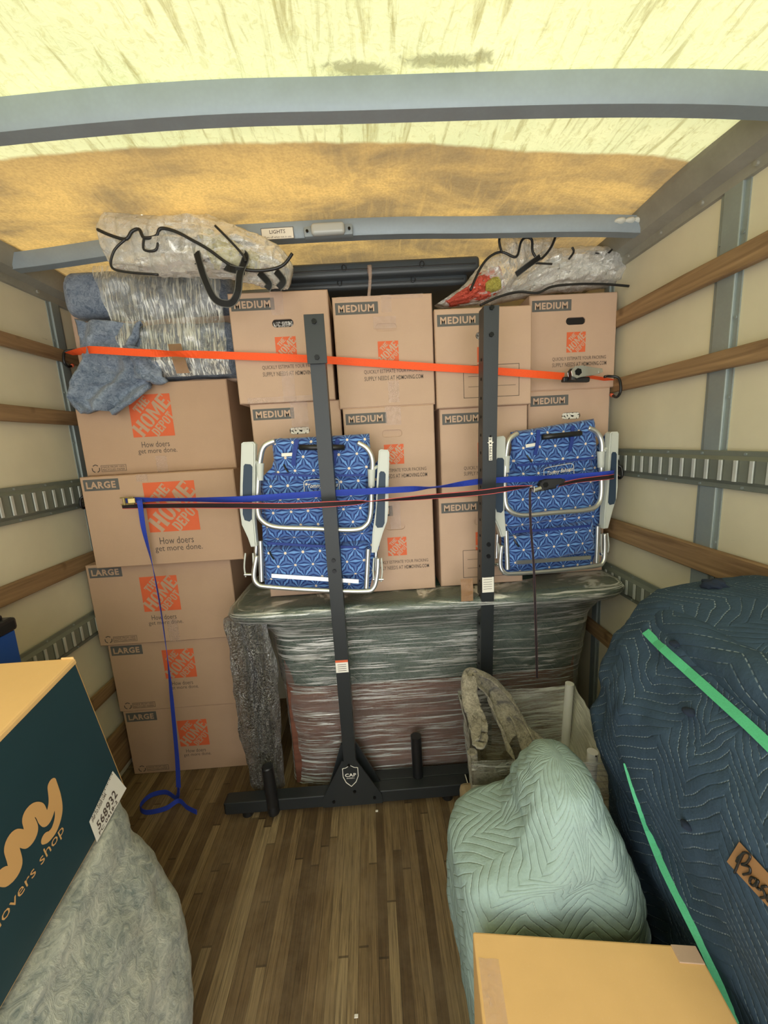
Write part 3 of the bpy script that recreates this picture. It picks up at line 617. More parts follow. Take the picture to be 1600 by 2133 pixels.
MBX('medium box at the top right by the wall, under the clear bag', .713, 1.09, 1.755, 1.835, 2.222, hole='open')
MBX('medium box below the top right one with a patterned hand hole', .71, 1.075, 1.755, 1.43, 1.835, hole='paper')
MBX('medium box at the bottom right behind the right beach chair', .70, 1.07, 1.75, zt, 1.43)

# ---------------------------------------------------------------- wrapped table / dresser under the boxes
def ringse(x0, x1, y0, y1, z, e, n=120, f=None):
    out = []
    for k in range(n):
        a = 2*PI*k/n; c, s = math.cos(a), math.sin(a)
        x = (x0+x1)/2+(x1-x0)/2*math.copysign(abs(c)**(2/e), c); y = (y0+y1)/2+(y1-y0)/2*math.copysign(abs(s)**(2/e), s)
        p = V((x, y, z)); out.append(f(p, a) if f else p)
    return out
def drape(keys, z0, z1, nz, e=5, amp=.012, seed=0, n=160, fold=0, lim=None):
    rings = []
    for j in range(nz+1):
        z = z0+(z1-z0)*j/nz; x0, x1, ya, yb, ee = interp(keys, z)
        c = V(((x0+x1)/2, (ya+yb)/2, z))
        def f(p, a):
            q = p*4+V((seed*7, seed*3, 0)); d = amp*fbm(q)+amp*.5*fbm(p*13+V((0, seed, 0)))
            if fold: d += fold*math.sin(a*9+3*noise.noise(V((seed, z*2, a))))*(1-(z-z0)/(z1-z0))
            dr = (p-c); dr.z = 0; p = p+(dr.normalized() if dr.length > .001 else V((0, 0, 0)))*d
            p.z += amp*.5*noise.noise(q+V((0, 9, 0)))*(j/nz)
            if lim: p = lim(p)
            return p
        rings.append(ringse(x0, x1, ya, yb, z, ee, n, f))
    return rings
root = thing('wrapped_table', 'stretch-wrapped wooden table with a green quilted blanket carrying the medium boxes', 'table', V((.25, 1.9, 0)))
b = MB(); b.box(-.455, .93, 1.715, 2.30, .012, .90, .006); b.box(-.30, .93, 1.708, 1.72, .06, .16, .003); b.box(-.44, .92, 1.708, 1.72, .52, .54, .003)
b.build('wooden_body', REDWOOD, root)
b = MB()
kk = [(.0, -.475, .955, 1.695, 2.31, 8), (.5, -.475, .97, 1.69, 2.31, 8), (.80, -.50, 1.00, 1.67, 2.31, 8), (.90, -.56, 1.04, 1.62, 2.31, 8), (.945, -.63, 1.085, 1.545, 2.31, 9), (.975, -.635, 1.09, 1.535, 2.31, 10), (1.0, -.60, 1.08, 1.56, 2.30, 10)]
def lim(p): p.y = min(p.y, 2.33); p.x = min(p.x, 1.098); p.z = min(p.z, .993); return p
rg = drape(kk, .545, .995, 26, amp=.006, seed=3, lim=lim); rg.append([V((.25+(p.x-.25)*.3, 1.95+(p.y-1.95)*.3, .994)) for p in rg[-1]]); b.loft(rg)
b.build('green_blanket', QGREEN, root, True)
b = MB()
kf = [(z, x0-.008, x1+.008, y0-.008, y1+.004, e) for (z, x0, x1, y0, y1, e) in kk]
def limf(p): p.y = min(p.y, 2.335); p.x = min(p.x, 1.10); p.z = max(.004, min(p.z, .9985)); return p
rg = drape(kf, .012, .992, 60, amp=.010, seed=5, n=220, lim=limf)
for q_ in (.97, .9, .8, .6): rg.append([V((.25+(p.x-.25)*q_, 1.93+(p.y-1.93)*q_, .9975)) for p in rg[60]])
b.loft(rg, cap=False)
b.build('stretch_film', FILM, root, True)
b = MB(); b.box(-.45, -.445+1.37, 1.683, 1.686, .535, .56)
for (px, py0, py1) in ((972, 1205, 1250),):
    b = MB(); a0 = at(px-13, py0, 1.53); a1 = at(px+13, py1, 1.53)
    b.grid(lambda u, v: V((a0.x+(a1.x-a0.x)*u, 1.522+.002*math.sin(v*9), a0.z+(a1.z-a0.z)*v)), 4, 6); b.build('brown_tape', BTAPE, root, True)

# bubble wrapped legs beside it
root = thing('bubble_wrapped_bundle', 'tall grey bundle in bubble wrap standing between the large boxes and the wrapped table', 'bundle', V((-.56, 1.62, 0)))
def col(keys, seed, amp, n=40, nz=50):
    rg = []
    for j in range(nz+1):
        t = j/nz; cx, cy, rx, ry, z = interp(keys, t); ring = []
        for k in range(n):
            a = 2*PI*k/n; d = 1+amp*fbm(V((math.cos(a)*2, math.sin(a)*2+seed, z*9)))
            ring.append(V((cx+rx*d*math.cos(a), cy+ry*d*math.sin(a), z)))
        rg.append(ring)
    return rg
b = MB(); b.loft(col([(0, -.558, 1.67, .030, .03, .01), (.5, -.566, 1.66, .034, .03, .5), (1, -.565, 1.62, .03, .03, .93)], 1, .15)); b.build('wrapped_panel', BLACK, root, True)
b = MB(); b.loft(col([(0, -.57, 1.675, .045, .04, .005), (.08, -.595, 1.675, .060, .045, .08), (.35, -.61, 1.655, .062, .05, .35), (.7, -.60, 1.61, .055, .05, .7), (1, -.60, 1.60, .05, .045, .955)], 4, .22)); b.build('bubble_wrap', BUBBLE, root, True)
b = MB(); b.loft(col([(0, -.535, 1.66, .035, .03, .06), (.3, -.53, 1.65, .04, .04, .3), (.7, -.50, 1.60, .045, .045, .7), (1, -.53, 1.58, .05, .045, .94)], 8, .2)); b.build('bubble_wrap', BUBBLE, root, True)

# ---------------------------------------------------------------- weight racks
def rack(label, base, bx0, bx1, ux, yb, ytop, ztop, dx, details, skew=0):
    r = thing('weight_rack', label, 'rack', base, 'black steel rack uprights'); rot = Matrix.Translation((ux, yb, 0)) @ Matrix.Rotation(skew, 4, 'Z') @ Matrix.Translation((-ux, -yb, 0))
    b = MB(rot); b.box(bx0, bx1, yb-.03, yb+.03, .028, .088, .004); b.build('base_bar', BLACK, r)
    for x in (bx0+.09, bx1-.09):
        c = MB(rot); c.cyl((x, yb, .0), (x, yb, .028), .026, 18); c.build('foot', BLACKP, r)
    for x in (bx0-.001, bx1+.001):
        c = MB(rot); c.box(x-.004, x+.004, yb-.028, yb+.028, .03, .086, .003); c.build('end_cap', BLACKP if x < ux else PAPER, r)
    # upright
    d = V((dx, ytop-yb, ztop-.09)); n = 2; hw = .0265
    b = MB(); p0 = V((ux, yb, .088)); p1 = p0+d
    vs = []
    for p in (p0, p1):
        for a, c in ((-hw, -.03), (hw, -.03), (hw, .03), (-hw, .03)): vs.append(p+V((a, c, 0)))
    b.add(vs, [[0, 1, 5, 4], [1, 2, 6, 5], [2, 3, 7, 6], [3, 0, 4, 7], [4, 5, 6, 7], [3, 2, 1, 0]]); b.build('upright', BLACK, r)
    return r, p0, d
def on(p0, d, t, x=0, y=-.0305): return p0+d*t+V((x, y, 0))
u0 = at(733, 1640, 1.53); u1 = at(655, 655, 1.43)
r, p0, d = rack('nearer black weight rack with a shield badge on its gusset plate', V((-.18, 1.56, 0)), -.745, .362, u0.x-.003, 1.585, 1.465, u1.z, u1.x-u0.x, 0, skew=.0)
b = MB(); yy = 1.585-.0305; gx = p0.x
b.prism([(gx-.135, .03), (gx+.135, .03), (gx+.135, .075), (gx+.03, .262), (gx-.035, .262), (gx-.135, .075)], yy-.006, yy, .001)
b.prism([(gx-.11, .085), (gx+.13, .085), (gx+.030, .30), (gx-.04, .30)], yy+.052, yy+.066, .001); b.build('gusset_plate', BLACK, r)
b = MB()
sh = [(-.034, .042), (-.018, .046), (0, .058), (.018, .046), (.034, .042), (.034, .0), (.022, -.03), (0, -.052), (-.022, -.03), (-.034, .0)]
ctr = V((gx, yy-.0075, .185)); pts = [ctr+V((a, 0, c)) for a, c in sh]; b.tube(pts, .0018, 6, closed=True)
b.text('CAP', gx, .192, .017, yy-.0075, w=.05, align='C', bold=.03); b.text('BARBELL', gx, .176, .006, yy-.0075, w=.036, align='C'); b.build('badge', PAPER, r)['label'] = 'white shield badge reading CAP'
for x, z in ((-.004, .245), (.012, .105), (-.085, .06), (.10, .065)):
    b = MB(); b.cyl((gx+x, yy-.011, z), (gx+x, yy-.005, z), .007, 6); b.build('bolt', BOLT, r)
b = MB(); q = p0+d; b.box(q.x-.034, q.x+.034, q.y-.034, q.y-.030, q.z-.155, q.z+.004, .001, M=None); b.build('top_plate', BLACK, r)
for t in (.955, .985):
    z_ = .0
for z in (q.z-.02, q.z-.135):
    t = (z-p0.z)/d.z; c = on(p0, d, t, 0, -.030); c.x = q.x; b = MB(); b.cyl((c.x, q.y-.041, z), (c.x, q.y-.033, z), .009, 6); b.build('bolt', BOLT, r)
for py in (1170, 1193):
    z = at(697, py, 1.47).z; c = on(p0, d, (z-p0.z)/d.z); b = MB(); b.cyl(c+V((0, -.006, 0)), c+V((0, .001, 0)), .008, 6); b.build('bolt', BOLT, r)
z = at(711, 1392, 1.5).z; c = on(p0, d, (z-p0.z)/d.z)
b = MB(); b.mi = 0; b.box(c.x-.026, c.x+.026, c.y-.0015, c.y-.0005, z-.028, z+.028); b.mi = 1; b.box(c.x-.026, c.x+.026, c.y-.002, c.y-.0014, z+.018, z+.028); b.mi = 2
for k in range(4): b.box(c.x-.018, c.x+.018, c.y-.002, c.y-.0014, z-.02+k*.009, z-.018+k*.009)
b.build('warning_label', [PAPER, ORANGE, INK], r)
x = atz(576, 1660, .05).x
b = MB(); b.tube([(x, 1.553, .085), (x, 1.545, .05), (x, 1.545, .045)], .026, 20); b.tube([(x, 1.55, .03), (x-.004, 1.545, .27)], .0255, 24, cap=True); b.tube([(x-.004, 1.545, .268), (x-.004, 1.545, .274)], [.0255, .021], 24); b.build('plate_peg', BLACKP, r, 'auto')
# second rack
u0 = at(1022, 1400, 1.52); u1 = at(1022, 640, 1.43)
r, p0, d = rack('farther black weight rack with a white lettered sticker on its upright', V((.44, 1.66, 0)), -.20, .93, u0.x+.0, 1.645, 1.455, at(1022, 636, 1.43).z, u1.x-u0.x+.002, 0)
b = MB()
for k in range(26):
    z = p0.z+.25+k*.066
    if z > p0.z+d.z-.12: break
    c = p0+d*((z-p0.z)/d.z)+V((-.0268, -.004, 0)); b.cyl(c, c+V((-.0012, 0, 0)), .0055, 10)
b.build('adjustment_holes', DARK, r)['kind'] = 'stuff'
for py in (646, 700, 1142, 1168):
    z = at(1022, py, 1.45).z; c = on(p0, d, (z-p0.z)/d.z); b = MB(); b.cyl(c+V((0, -.007, 0)), c+V((0, .001, 0)), .0085, 6); b.build('bolt', BOLT, r)
z0 = at(1021, 960, 1.44).z; z1 = at(1021, 903, 1.44).z; c = on(p0, d, ((z0+z1)/2-p0.z)/d.z); c.x += .002
b = MB(); Ls = z1-z0; b.mi = 0; b.box(c.x-.0065, c.x+.0065, c.y-.003, c.y-.002, z0, z1)
st = [V((c.x-.0+.013*(1 if k % 2 == 0 else .45)*math.cos(PI/2+k*PI/5), c.y-.0034, z0+Ls*.64+.013*(1 if k % 2 == 0 else .45)*math.sin(PI/2+k*PI/5))) for k in range(10)]
b.add(st+[V((c.x, c.y-.0034, z0+Ls*.64))], [[i, (i+1) % 10, 10] for i in range(10)])
b.mi = 1
b.text('ISTPH', c.x+.0045, z0+.003, .009, c.y-.0036, w=Ls*.5, ang=PI/2, bold=.01); b.text('RM', c.x+.0045, z0+Ls*.76, .009, c.y-.0036, w=Ls*.2, ang=PI/2, bold=.01)
s2 = [V((c.x+.005*(1 if k % 2 == 0 else .45)*math.cos(PI/2+k*PI/5), c.y-.004, z0+Ls*.64+.005*(1 if k % 2 == 0 else .45)*math.sin(PI/2+k*PI/5))) for k in range(10)]
b.add(s2+[V((c.x, c.y-.004, z0+Ls*.64))], [[i, (i+1) % 10, 10] for i in range(10)])
b.build('name_sticker', [PAPER, DARK], r)['label'] = 'white sticker with black letters and a star'
z = at(1021, 1218, 1.49).z; c = on(p0, d, (z-p0.z)/d.z); b = MB(); b.mi = 0; b.box(c.x-.024, c.x+.024, c.y-.0015, c.y-.0005, z-.044, z+.044); b.mi = 1; b.box(c.x-.024, c.x+.024, c.y-.002, c.y-.0014, z+.036, z+.041); b.mi = 2
for k in range(6): b.box(c.x-.019, c.x+.016, c.y-.002, c.y-.0014, z-.03+k*.010, z-.0285+k*.010)
b.build('warning_label', [PAPER, ORANGE, INK], r)
x = at(870, 1600, 1.63).x; b = MB(); b.tube([(x, 1.625, .07), (x-.002, 1.623, .30)], .0245, 24); b.build('plate_peg', BLACKP, r, 'auto')

# ---------------------------------------------------------------- beach chairs
O1 = at(655, 1230, 1.53)
def lp(px, py, y=0): q = at(px, py, 1.53); return V((q.x-O1.x, y, q.z-O1.z))
def chair(label, T, hide=0):
    loc = T.translation; r = thing('beach_chair', label, 'chair', loc, 'folded blue floral beach chairs strapped in front of the boxes')
    def mb(): return MB(T)
    # seat/back fabric: rear layer
    b = mb(); ol = [lp(535, 1000), lp(560, 975), (lp(575, 912)), lp(755, 925), lp(775, 975), lp(806, 940), lp(812, 1000), lp(790, 1150), lp(770, 1238), lp(545, 1232), lp(540, 1130)]
    b.prism([(p.x, p.z) for p in ol], .050, .062, .003); b.build('seat_fabric', FLORAL, r, 'auto')
    # pouch back panel, pillowy
    def pil(x0, x1, z0, z1, y, dep, seed):
        q = mb(); rx = (x1-x0)
        def f(u, v):
            e = max(0, 1-(abs(2*u-1))**8)*max(0, 1-(abs(2*v-1))**8)
            return V((x0+rx*u, y-dep*e**.4-.006*fbm(V((u*4+seed, v*4, seed)))*e, z0+(z1-z0)*v))
        q.grid(f, 36, 36); q.grid(lambda u, v: V((x0+rx*(1-u), y+.004, z0+(z1-z0)*v)), 2, 2); return q
    A = lp(570, 1010); B = lp(770, 912); pil(A.x, B.x, lp(600, 1005).z, lp(600, 912).z, .045, .030, 1).build('headrest', FLORAL, r, True)
    A = lp(550, 1130); B = lp(765, 990); pil(A.x, B.x, A.z, B.z, .047, .026, 2).build('storage_pouch', FLORAL, r, True)
    A = lp(548, 1215); B = lp(765, 1132); pil(A.x, B.x, A.z, B.z, .045, .034, 3).build('cooler_pouch', FLORAL, r, True)
    b = mb(); b.ribbon([lp(555, 1133, .014), lp(650, 1138, .008), lp(748, 1142, .014)], .010, [V((0, 0, 1))]*3, .004); b.build('pouch_piping', BLUEF, r); b = mb(); b.ribbon([lp(565, 988, .018), lp(650, 992, .012), lp(758, 990, .018)], .008, [V((0, 0, 1))]*3, .004)
    b.build('pouch_piping', BLUEF, r)
    for px in (618, 703):
        b = mb(); b.ribbon(catmull([lp(px, 915, .012), lp(px-5, 945, .004), lp(px-8, 970, .012)], 5), .016, [V((1, 0, 0))]*11, .003); b.build('shoulder_strap', BLUEF, r)
    b = mb(); b.tube([lp(624, 932, .0), lp(650, 932, -.004), lp(690, 932, -.004), lp(718, 932, 0)], .011, 12); b.build('carry_handle', BLACKP, r, True)
    b = mb(); b.mi = 0; b.box(*(sorted((lp(586, 950).x, lp(611, 950).x))+[.006, .008]+sorted((lp(590, 951).z, lp(590, 944).z)))); b.build('care_tag', PAPER, r)
    # name patch
    b = mb(); a = lp(633, 1022); c = lp(706, 1008); y = .0125; cx, cz = (a.x+c.x)/2, (a.z+c.z)/2; w2, h2 = (c.x-a.x)/2, .030
    rr = [V((cx+w2*math.copysign(abs(math.cos(t))**.3, math.cos(t)), y, cz+h2*math.copysign(abs(math.sin(t))**.3, math.sin(t)))) for t in [2*PI*k/40 for k in range(40)]]
    b.tube(rr, .0013, 5, closed=True); b.text('Tommy Bahama', cx, cz+.004, .022, y-.001, w=w2*1.75, align='C', shear=.35, bold=.01); b.text('MADE FOR RELAXATION', cx, cz-.017, .007, y-.001, w=w2*1.4, align='C'); b.build('name_patch', PAPER, r)
    # pocket zip pulls
    for (px, py) in ((590, 968), (560, 1150)):
        b = mb(); b.tube([lp(px, py, .012), lp(px+4, py+8, .006), lp(px+10, py+16, .006)], .0035, 6); b.build('zip_pull', BLACKP, r)
    # frames
    fr = catmull([lp(570, 918, .02), lp(548, 930, .015), lp(540, 960, .012), lp(536, 1010, .01), lp(536, 1060, .005), lp(545, 1083, .0), lp(575, 1097, -.004), lp(650, 1100, -.006), lp(735, 1103, -.004), lp(762, 1094, 0), lp(772, 1070, .004), lp(774, 1010, .01), lp(776, 960, .012), lp(765, 935, .015), lp(745, 922, .02)], 7)
    b = mb(); b.tube(fr, .0105, 12); b.build('headrest_tube', ALU, r, True)
    low = catmull([lp(532, 1160, .02), lp(527, 1200, .012), lp(536, 1218, .006), lp(560, 1223, .004), lp(655, 1229, .002), lp(755, 1232, .004), lp(778, 1226, .006), lp(786, 1200, .014), lp(788, 1165, .02)], 7)
    b = mb(); b.tube(low, .0095, 12); b.build('leg_tube', ALU, r, True)
    for (a, c) in (((541, 1128), (544, 1212)), ((767, 1145), (763, 1226))):
        b = mb(); b.cyl(lp(*a, .012), lp(*c, .008), .0095, 14); b.build('side_tube', ALU, r, 'auto')
    for (a, c) in (((528, 1138), (525, 1190)), ((784, 1145), (783, 1195))):
        b = mb(); b.cyl(lp(*a, .045), lp(*c, .040), .0085, 14); b.build('rear_tube', ALU, r, 'auto')
    for s, px in ((-1, 540), (1, 774)):
        b = mb(); py = 965 if s < 0 else 978; b.tube([lp(px, py, .012), lp(px, py+14, .012), lp(px, py+36, .012)], [.016, .014, .013], 14); b.tube([lp(px-s*-5, py-1, .0), lp(px+s*12, py-6, .01)], .006, 8); b.build('tube_clip', ARMP, r, 'auto')
    for s, px, y0 in ((-1, 516, 1155), (1, 787, 1165)):
        for k in (-8, 8):
            b = mb(); b.tube(catmull([lp(px+k, y0, .02), lp(px+k*1.2, y0+28, .016), lp(px+k*.9, y0+50, .02)], 5), .0035, 6); b.build('hinge_link', ARMP, r, True)
        b = mb(); b.cyl(lp(px-10, y0+45, .02), lp(px+12, y0+45, .02), .006, 10); b.build('hinge_pin', CHROME, r)
    b = mb(); b.prism([(lp(565, 1204).x, lp(565, 1204).z), (lp(747, 1216).x, lp(747, 1216).z), (lp(747, 1208).x, lp(747, 1208).z), (lp(565, 1196).x, lp(565, 1196).z)], .004, .012); b.build('seat_bar', ALU, r)
    # arms
    def arm(pts, ins):
        b = mb(); b.prism([(lp(*p).x, lp(*p).z) for p in pts], -.012, .026, .005); o = b.build('arm_rest', ARMP, r, 'auto')
        b = mb(); b.prism([(lp(*p).x, lp(*p).z) for p in ins], -.0155, -.0125, .001); b.build('arm_inset', NAVY, o)
    arm([(504, 924), (508, 921), (528, 920), (533, 925), (532, 1000), (531, 1080), (536, 1137), (524, 1138), (518, 1120), (505, 1092), (501, 1060), (502, 1000)], [(510, 970), (513, 966), (524, 967), (528, 972), (527, 1040), (527, 1080), (522, 1085), (512, 1082), (508, 1070), (508, 1010)])
    arm([(789, 939), (793, 936), (808, 937), (811, 942), (809, 1010), (809, 1060), (806, 1085), (797, 1110), (785, 1150), (774, 1150), (776, 1110), (783, 1060), (785, 1000)], [(790, 985), (793, 981), (800, 982), (803, 987), (802, 1040), (801, 1088), (797, 1097), (786, 1098), (782, 1092), (786, 1040)])
    return r
chair('left folded blue floral beach chair, behind the nearer rack upright', Matrix.Translation(O1))
P2 = at(1155, 1190, 1.61)
chair('right folded blue floral beach chair near the wall, tilted, with the ratchet across it', Matrix.Translation(P2) @ Matrix.Rotation(.13, 4, 'Z') @ Matrix.Rotation(-.10, 4, 'Y') @ Matrix.Diagonal((1.0, 1, 1.01, 1)))

# ---------------------------------------------------------------- bundle, upper left
root = thing('wrapped_blanket_bundle', 'blue-grey felt blanket bundle under stretch film on top of the large boxes', 'bundle', V((-.87, 2.05, 1.97)))
b = MB(); b.box(-1.30, -.59, 1.95, 2.33, 1.972, 2.40, .01); b.build('inner_carton', CARD, root)
def roll(x0, x1, y, z0, z1, dep, seed, nm, mat, cut=0):
    b = MB(); rg = []
    for i in range(41):
        u = i/40; x = x0+(x1-x0)*u; ring = []; 
        ed = .35+.65*min(1, min(u, 1-u)*14)**.5
        for k in range(40):
            a = 2*PI*k/40; c, s = math.cos(a), math.sin(a); d = 1+.07*fbm(V((x*6, c*1.5+seed, s*1.5)))
            ring.append(V((x+cut*s*.03, y+dep*ed*d*math.copysign(abs(c)**.6, c), (z0+z1)/2+(z1-z0)/2*ed**.3*d*math.copysign(abs(s)**.6, s))))
        rg.append(ring)
    b.loft(rg); return b.build(nm, mat, root, True)
roll(-1.27, -.55, 1.94, 2.255, 2.435, .10, 1, 'felt_blanket', FELTB)
roll(-1.235, -.54, 1.935, 1.985, 2.215, .11, 5, 'felt_blanket', FELTB)
b = MB()
def ff(u, v):
    x = -1.10+.52*u+(1-u)*(1-v)*.10; z = 1.985+(2.44-1.985)*v; mid = math.exp(-((v-.5)/.12)**2)
    return V((x+.01*noise.noise(V((v*7, 0, 1))), 1.815+.012*mid-.012*fbm(V((u*5, v*5, 2)))+.10*max(0, abs(2*v-1)-.72), z))
b.grid(ff, 60, 60); b.build('stretch_film', FILMV, root, True)
b = MB(); b.grid(lambda u, v: V((-.82+.055*u+.02*(1-v), 1.803-.004*math.sin(v*3), 1.99+.12*v)), 4, 8); b.build('brown_tape', BTAPE, root, True)
# loose end hanging over the box
b = MB(); rows = [((158, 668), (300, 672)), ((160, 700), (292, 700)), ((172, 740), (275, 735)), ((165, 775), (300, 775)), ((150, 800), (306, 800)), ((148, 830), (270, 835)), ((175, 855), (235, 856))]
def ffl(u, v):
    t = v*(len(rows)-1); i = min(len(rows)-2, int(t)); k = smooth(t-i); a = [rows[i][0][j]*(1-k)+rows[i+1][0][j]*k for j in (0, 1)]; c = [rows[i][1][j]*(1-k)+rows[i+1][1][j]*k for j in (0, 1)]
    Y = 1.815-.03*v; p = at(a[0]*(1-u)+c[0]*u, a[1]*(1-u)+c[1]*u, Y)
    p.y += .026*math.sin(u*11+v*6+2*noise.noise(V((u*2, v*3, 0))))-.01*fbm(V((u*4, v*5, 3))); return p
b.grid(ffl, 50, 50); o = b.build('loose_blanket_end', FELTB, root, True); md = o.modifiers.new('s', 'SOLIDIFY'); md.thickness = .02; md.offset = 1
b = MB()
def ff2(u, v):
    a = at(235+75*u+30*v, 715+70*v+12*u, 1.79); a.y += .02*math.sin(u*7+1)-.012*fbm(V((u*3, v*3, 9))); return a
b.grid(ff2, 30, 30); o = b.build('loose_blanket_end', FELTB, root, True); md = o.modifiers.new('s', 'SOLIDIFY'); md.thickness = .02; md.offset = 1

# ---------------------------------------------------------------- dark plastic panels on the boxes
def slab(label, pxa, pya, pxb, pyb, y, th, dep):
    a = at(pxa, pya, y); c = at(pxb, pyb, y); ang = math.atan2(c.z-a.z, c.x-a.x); T = Matrix.Translation(a) @ Matrix.Rotation(-ang, 4, 'Y'); Lg = (c-a).length
    r = thing('folded_plastic_table', label, 'table', a+V((Lg/2, 0, -th)), 'dark grey plastic tables on the medium boxes')
    b = MB(T); b.box(0, Lg, 0, dep, -th, 0, .016, seg=5); b.build('table_top', GREYP, r, 'auto')
    b = MB(T); b.box(.02, Lg-.02, -.003, .01, -th*.62, -th*.52, .002); b.build('rim_seam', BLACKP, r)
    for k in (.35, .72):
        b = MB(T); q = [(Lg*k+.009*math.cos(t), -.006, -th*.45+.012*math.sin(t)) for t in [PI*.0+2*PI*i/12 for i in range(12)]]; b.tube(q, .0018, 6, closed=True); b.build('rim_loop', BLACKP, r)
slab('upper long dark grey plastic table lying on the medium boxes', 560, 552, 1000, 530, 1.80, .060, .42)
slab('lower long dark grey plastic table under the other, on the medium boxes', 560, 585, 975, 566, 1.84, .048, .40)
b = MB(); a = at(770, 552, 1.72); c = at(768, 612, 1.67)
b.ribbon(catmull([a+V((0, .08, .0)), a, (a+c)/2+V((.004, -.003, 0)), c+V((0, 0, -.01))], 6), [.020]*6+[.014]*6+[.012]*7, [V((1, 0, 0))]*19, .001)
tag(b.build('tape_tail', TAPE, sm=True), 'clear twisted strip of tape hanging down to the top of the second box column', 'tape')

# ---------------------------------------------------------------- clear bags
def bagmesh(top, bot, y, dep, seed, n=90, nr=80, amp=.25):
    rg = []; T_ = catmull([at(p[0], p[1], y) for p in top], 12); B_ = catmull([at(p[0], p[1], y) for p in bot], 12)
    for i in range(n+1):
        u = i/n; a = T_[int(u*(len(T_)-1))]; c = B_[int(u*(len(B_)-1))]; m_ = (a+c)/2; h = (a-c)/2; e = max(.12, math.sin(PI*min(1, max(0, u*.94+.03)))**.5); ring = []
        for k in range(nr):
            t = 2*PI*k/nr; q_ = V((u*5+seed, math.cos(t)*1.6, math.sin(t)*1.6)); cr = 1-2*abs(noise.noise(q_)); cr2 = 1-2*abs(noise.noise(q_*2.6+V((3, 1, 2)))); d = .82+.16*cr+.12*cr2+.05*noise.noise(q_*7)
            ring.append(m_+h*math.sin(t)*d+V((0, -dep*e*math.cos(t)*d*(1+amp*fbm(V((u*6, t, seed)))), 0)))
        rg.append(ring)
    b = MB(); b.loft(rg); return b
def piping(root, pts, y, r=.0042, nm='piping', mat=None):
    b = MB(); P_ = catmull([at(p[0], p[1], p[2] if len(p) > 2 else y) for p in pts], 6); b.tube(P_, r, 8); return b.build(nm, mat or BLACKP, root, True)
def handle(root, pts, y, wd=.025):
    b = MB(); P_ = catmull([at(p[0], p[1], p[2] if len(p) > 2 else y) for p in pts], 7)
    b.ribbon(P_, wd, [((P_[min(len(P_)-1, i+1)]-P_[max(0, i-1)]).cross(V((0, 1, .25)))) for i in range(len(P_))], .003); return b.build('handle', WHAND, root)
root = thing('clear_storage_bag', 'crumpled clear plastic bag with black piping and handles, on the blanket bundle at left', 'bag', V((-.7, 1.85, 2.37)), 'clear zip bags on top of the load')
bagmesh([(205, 480), (240, 442), (330, 450), (430, 452), (520, 488), (580, 515), (611, 555)], [(215, 490), (238, 556), (330, 572), (430, 575), (520, 588), (570, 600), (600, 600)], 1.61, .075, 2).build('bag_body', BAG, root, True)
bagmesh([(410, 480), (450, 480), (500, 510), (540, 530)], [(430, 520), (450, 560), (500, 565), (540, 560)], 1.61, .03, 7).build('yellow_contents', YEL, root, True)
bagmesh([(230, 500), (330, 505), (430, 505), (520, 525), (590, 545)], [(240, 556), (330, 568), (430, 570), (520, 580), (590, 590)], 1.76, .09, 3).build('bag_body', BAG, root, True)
yf = 1.535
piping(root, [(203, 478), (230, 490), (262, 498), (275, 482), (290, 478), (300, 495), (325, 492), (335, 476), (365, 482), (400, 500), (435, 520), (480, 552), (520, 563), (560, 562), (590, 552), (609, 528)], yf, .0055)
piping(root, [(262, 498), (238, 522), (232, 555), (260, 566), (330, 572)], yf-.005)
piping(root, [(300, 495), (300, 520), (325, 520), (330, 492)], yf)
piping(root, [(448, 470), (478, 500), (505, 530), (512, 545)], yf-.01)
handle(root, [(405, 505, 1.56), (415, 545, 1.53), (430, 590, 1.52), (450, 625, 1.52), (480, 632, 1.52), (495, 610, 1.51), (500, 570, 1.52), (512, 535, 1.54), (500, 525, 1.57)], yf)
handle(root, [(412, 548, 1.54), (440, 545, 1.665), (480, 560, 1.53), (510, 565, 1.53)], yf)
handle(root, [(540, 568, 1.56), (560, 590, 1.55), (556, 602, 1.55)], yf); handle(root, [(575, 565, 1.56), (590, 585, 1.55), (580, 600, 1.55)], yf)
yf = 1.70
root = thing('clear_storage_bag', 'clear bag with red and orange contents leaning over the third column of boxes', 'bag', V((.45, 1.85, 2.2)), 'clear zip bags on top of the load')
bagmesh([(905, 636), (960, 600), (1000, 555), (1040, 520), (1045, 485), (1100, 478), (1160, 478)], [(925, 640), (975, 636), (1030, 630), (1060, 600), (1085, 570), (1110, 545), (1150, 520)], 1.80, .07, 4).build('bag_body', BAG, root, True)
bagmesh([(925, 628), (960, 606), (1000, 570), (1040, 555)], [(940, 638), (980, 630), (1020, 622), (1050, 600)], 1.78, .05, 9).build('red_contents', RED, root, True)
bagmesh([(1010, 590), (1025, 580), (1040, 578)], [(1012, 606), (1028, 608), (1044, 600)], 1.74, .03, 10).build('green_contents', YEL, root, True)
piping(root, [(980, 605), (1000, 560), (1020, 535), (1045, 525), (1075, 535), (1085, 505), (1095, 495), (1108, 500), (1110, 525), (1125, 540), (1148, 515), (1162, 478)], yf+.01, .005)
piping(root, [(1045, 525), (1040, 500), (1050, 485), (1075, 476), (1130, 482), (1162, 478)], yf, .005)
handle(root, [(1075, 572, 1.69), (1100, 553, 1.68), (1125, 535, 1.69)], yf, .022)
root = thing('clear_storage_bag', 'milky clear bag with black piping lying on the top right box by the wall', 'bag', V((.85, 1.9, 2.24)), 'clear zip bags on top of the load')
bagmesh([(1040, 610), (1080, 570), (1130, 530), (1200, 520), (1260, 515), (1295, 525), (1312, 570)], [(1020, 634), (1060, 628), (1120, 612), (1180, 606), (1240, 600), (1290, 598), (1310, 590)], 1.84, .10, 12).build('bag_body', BAG, root, True)
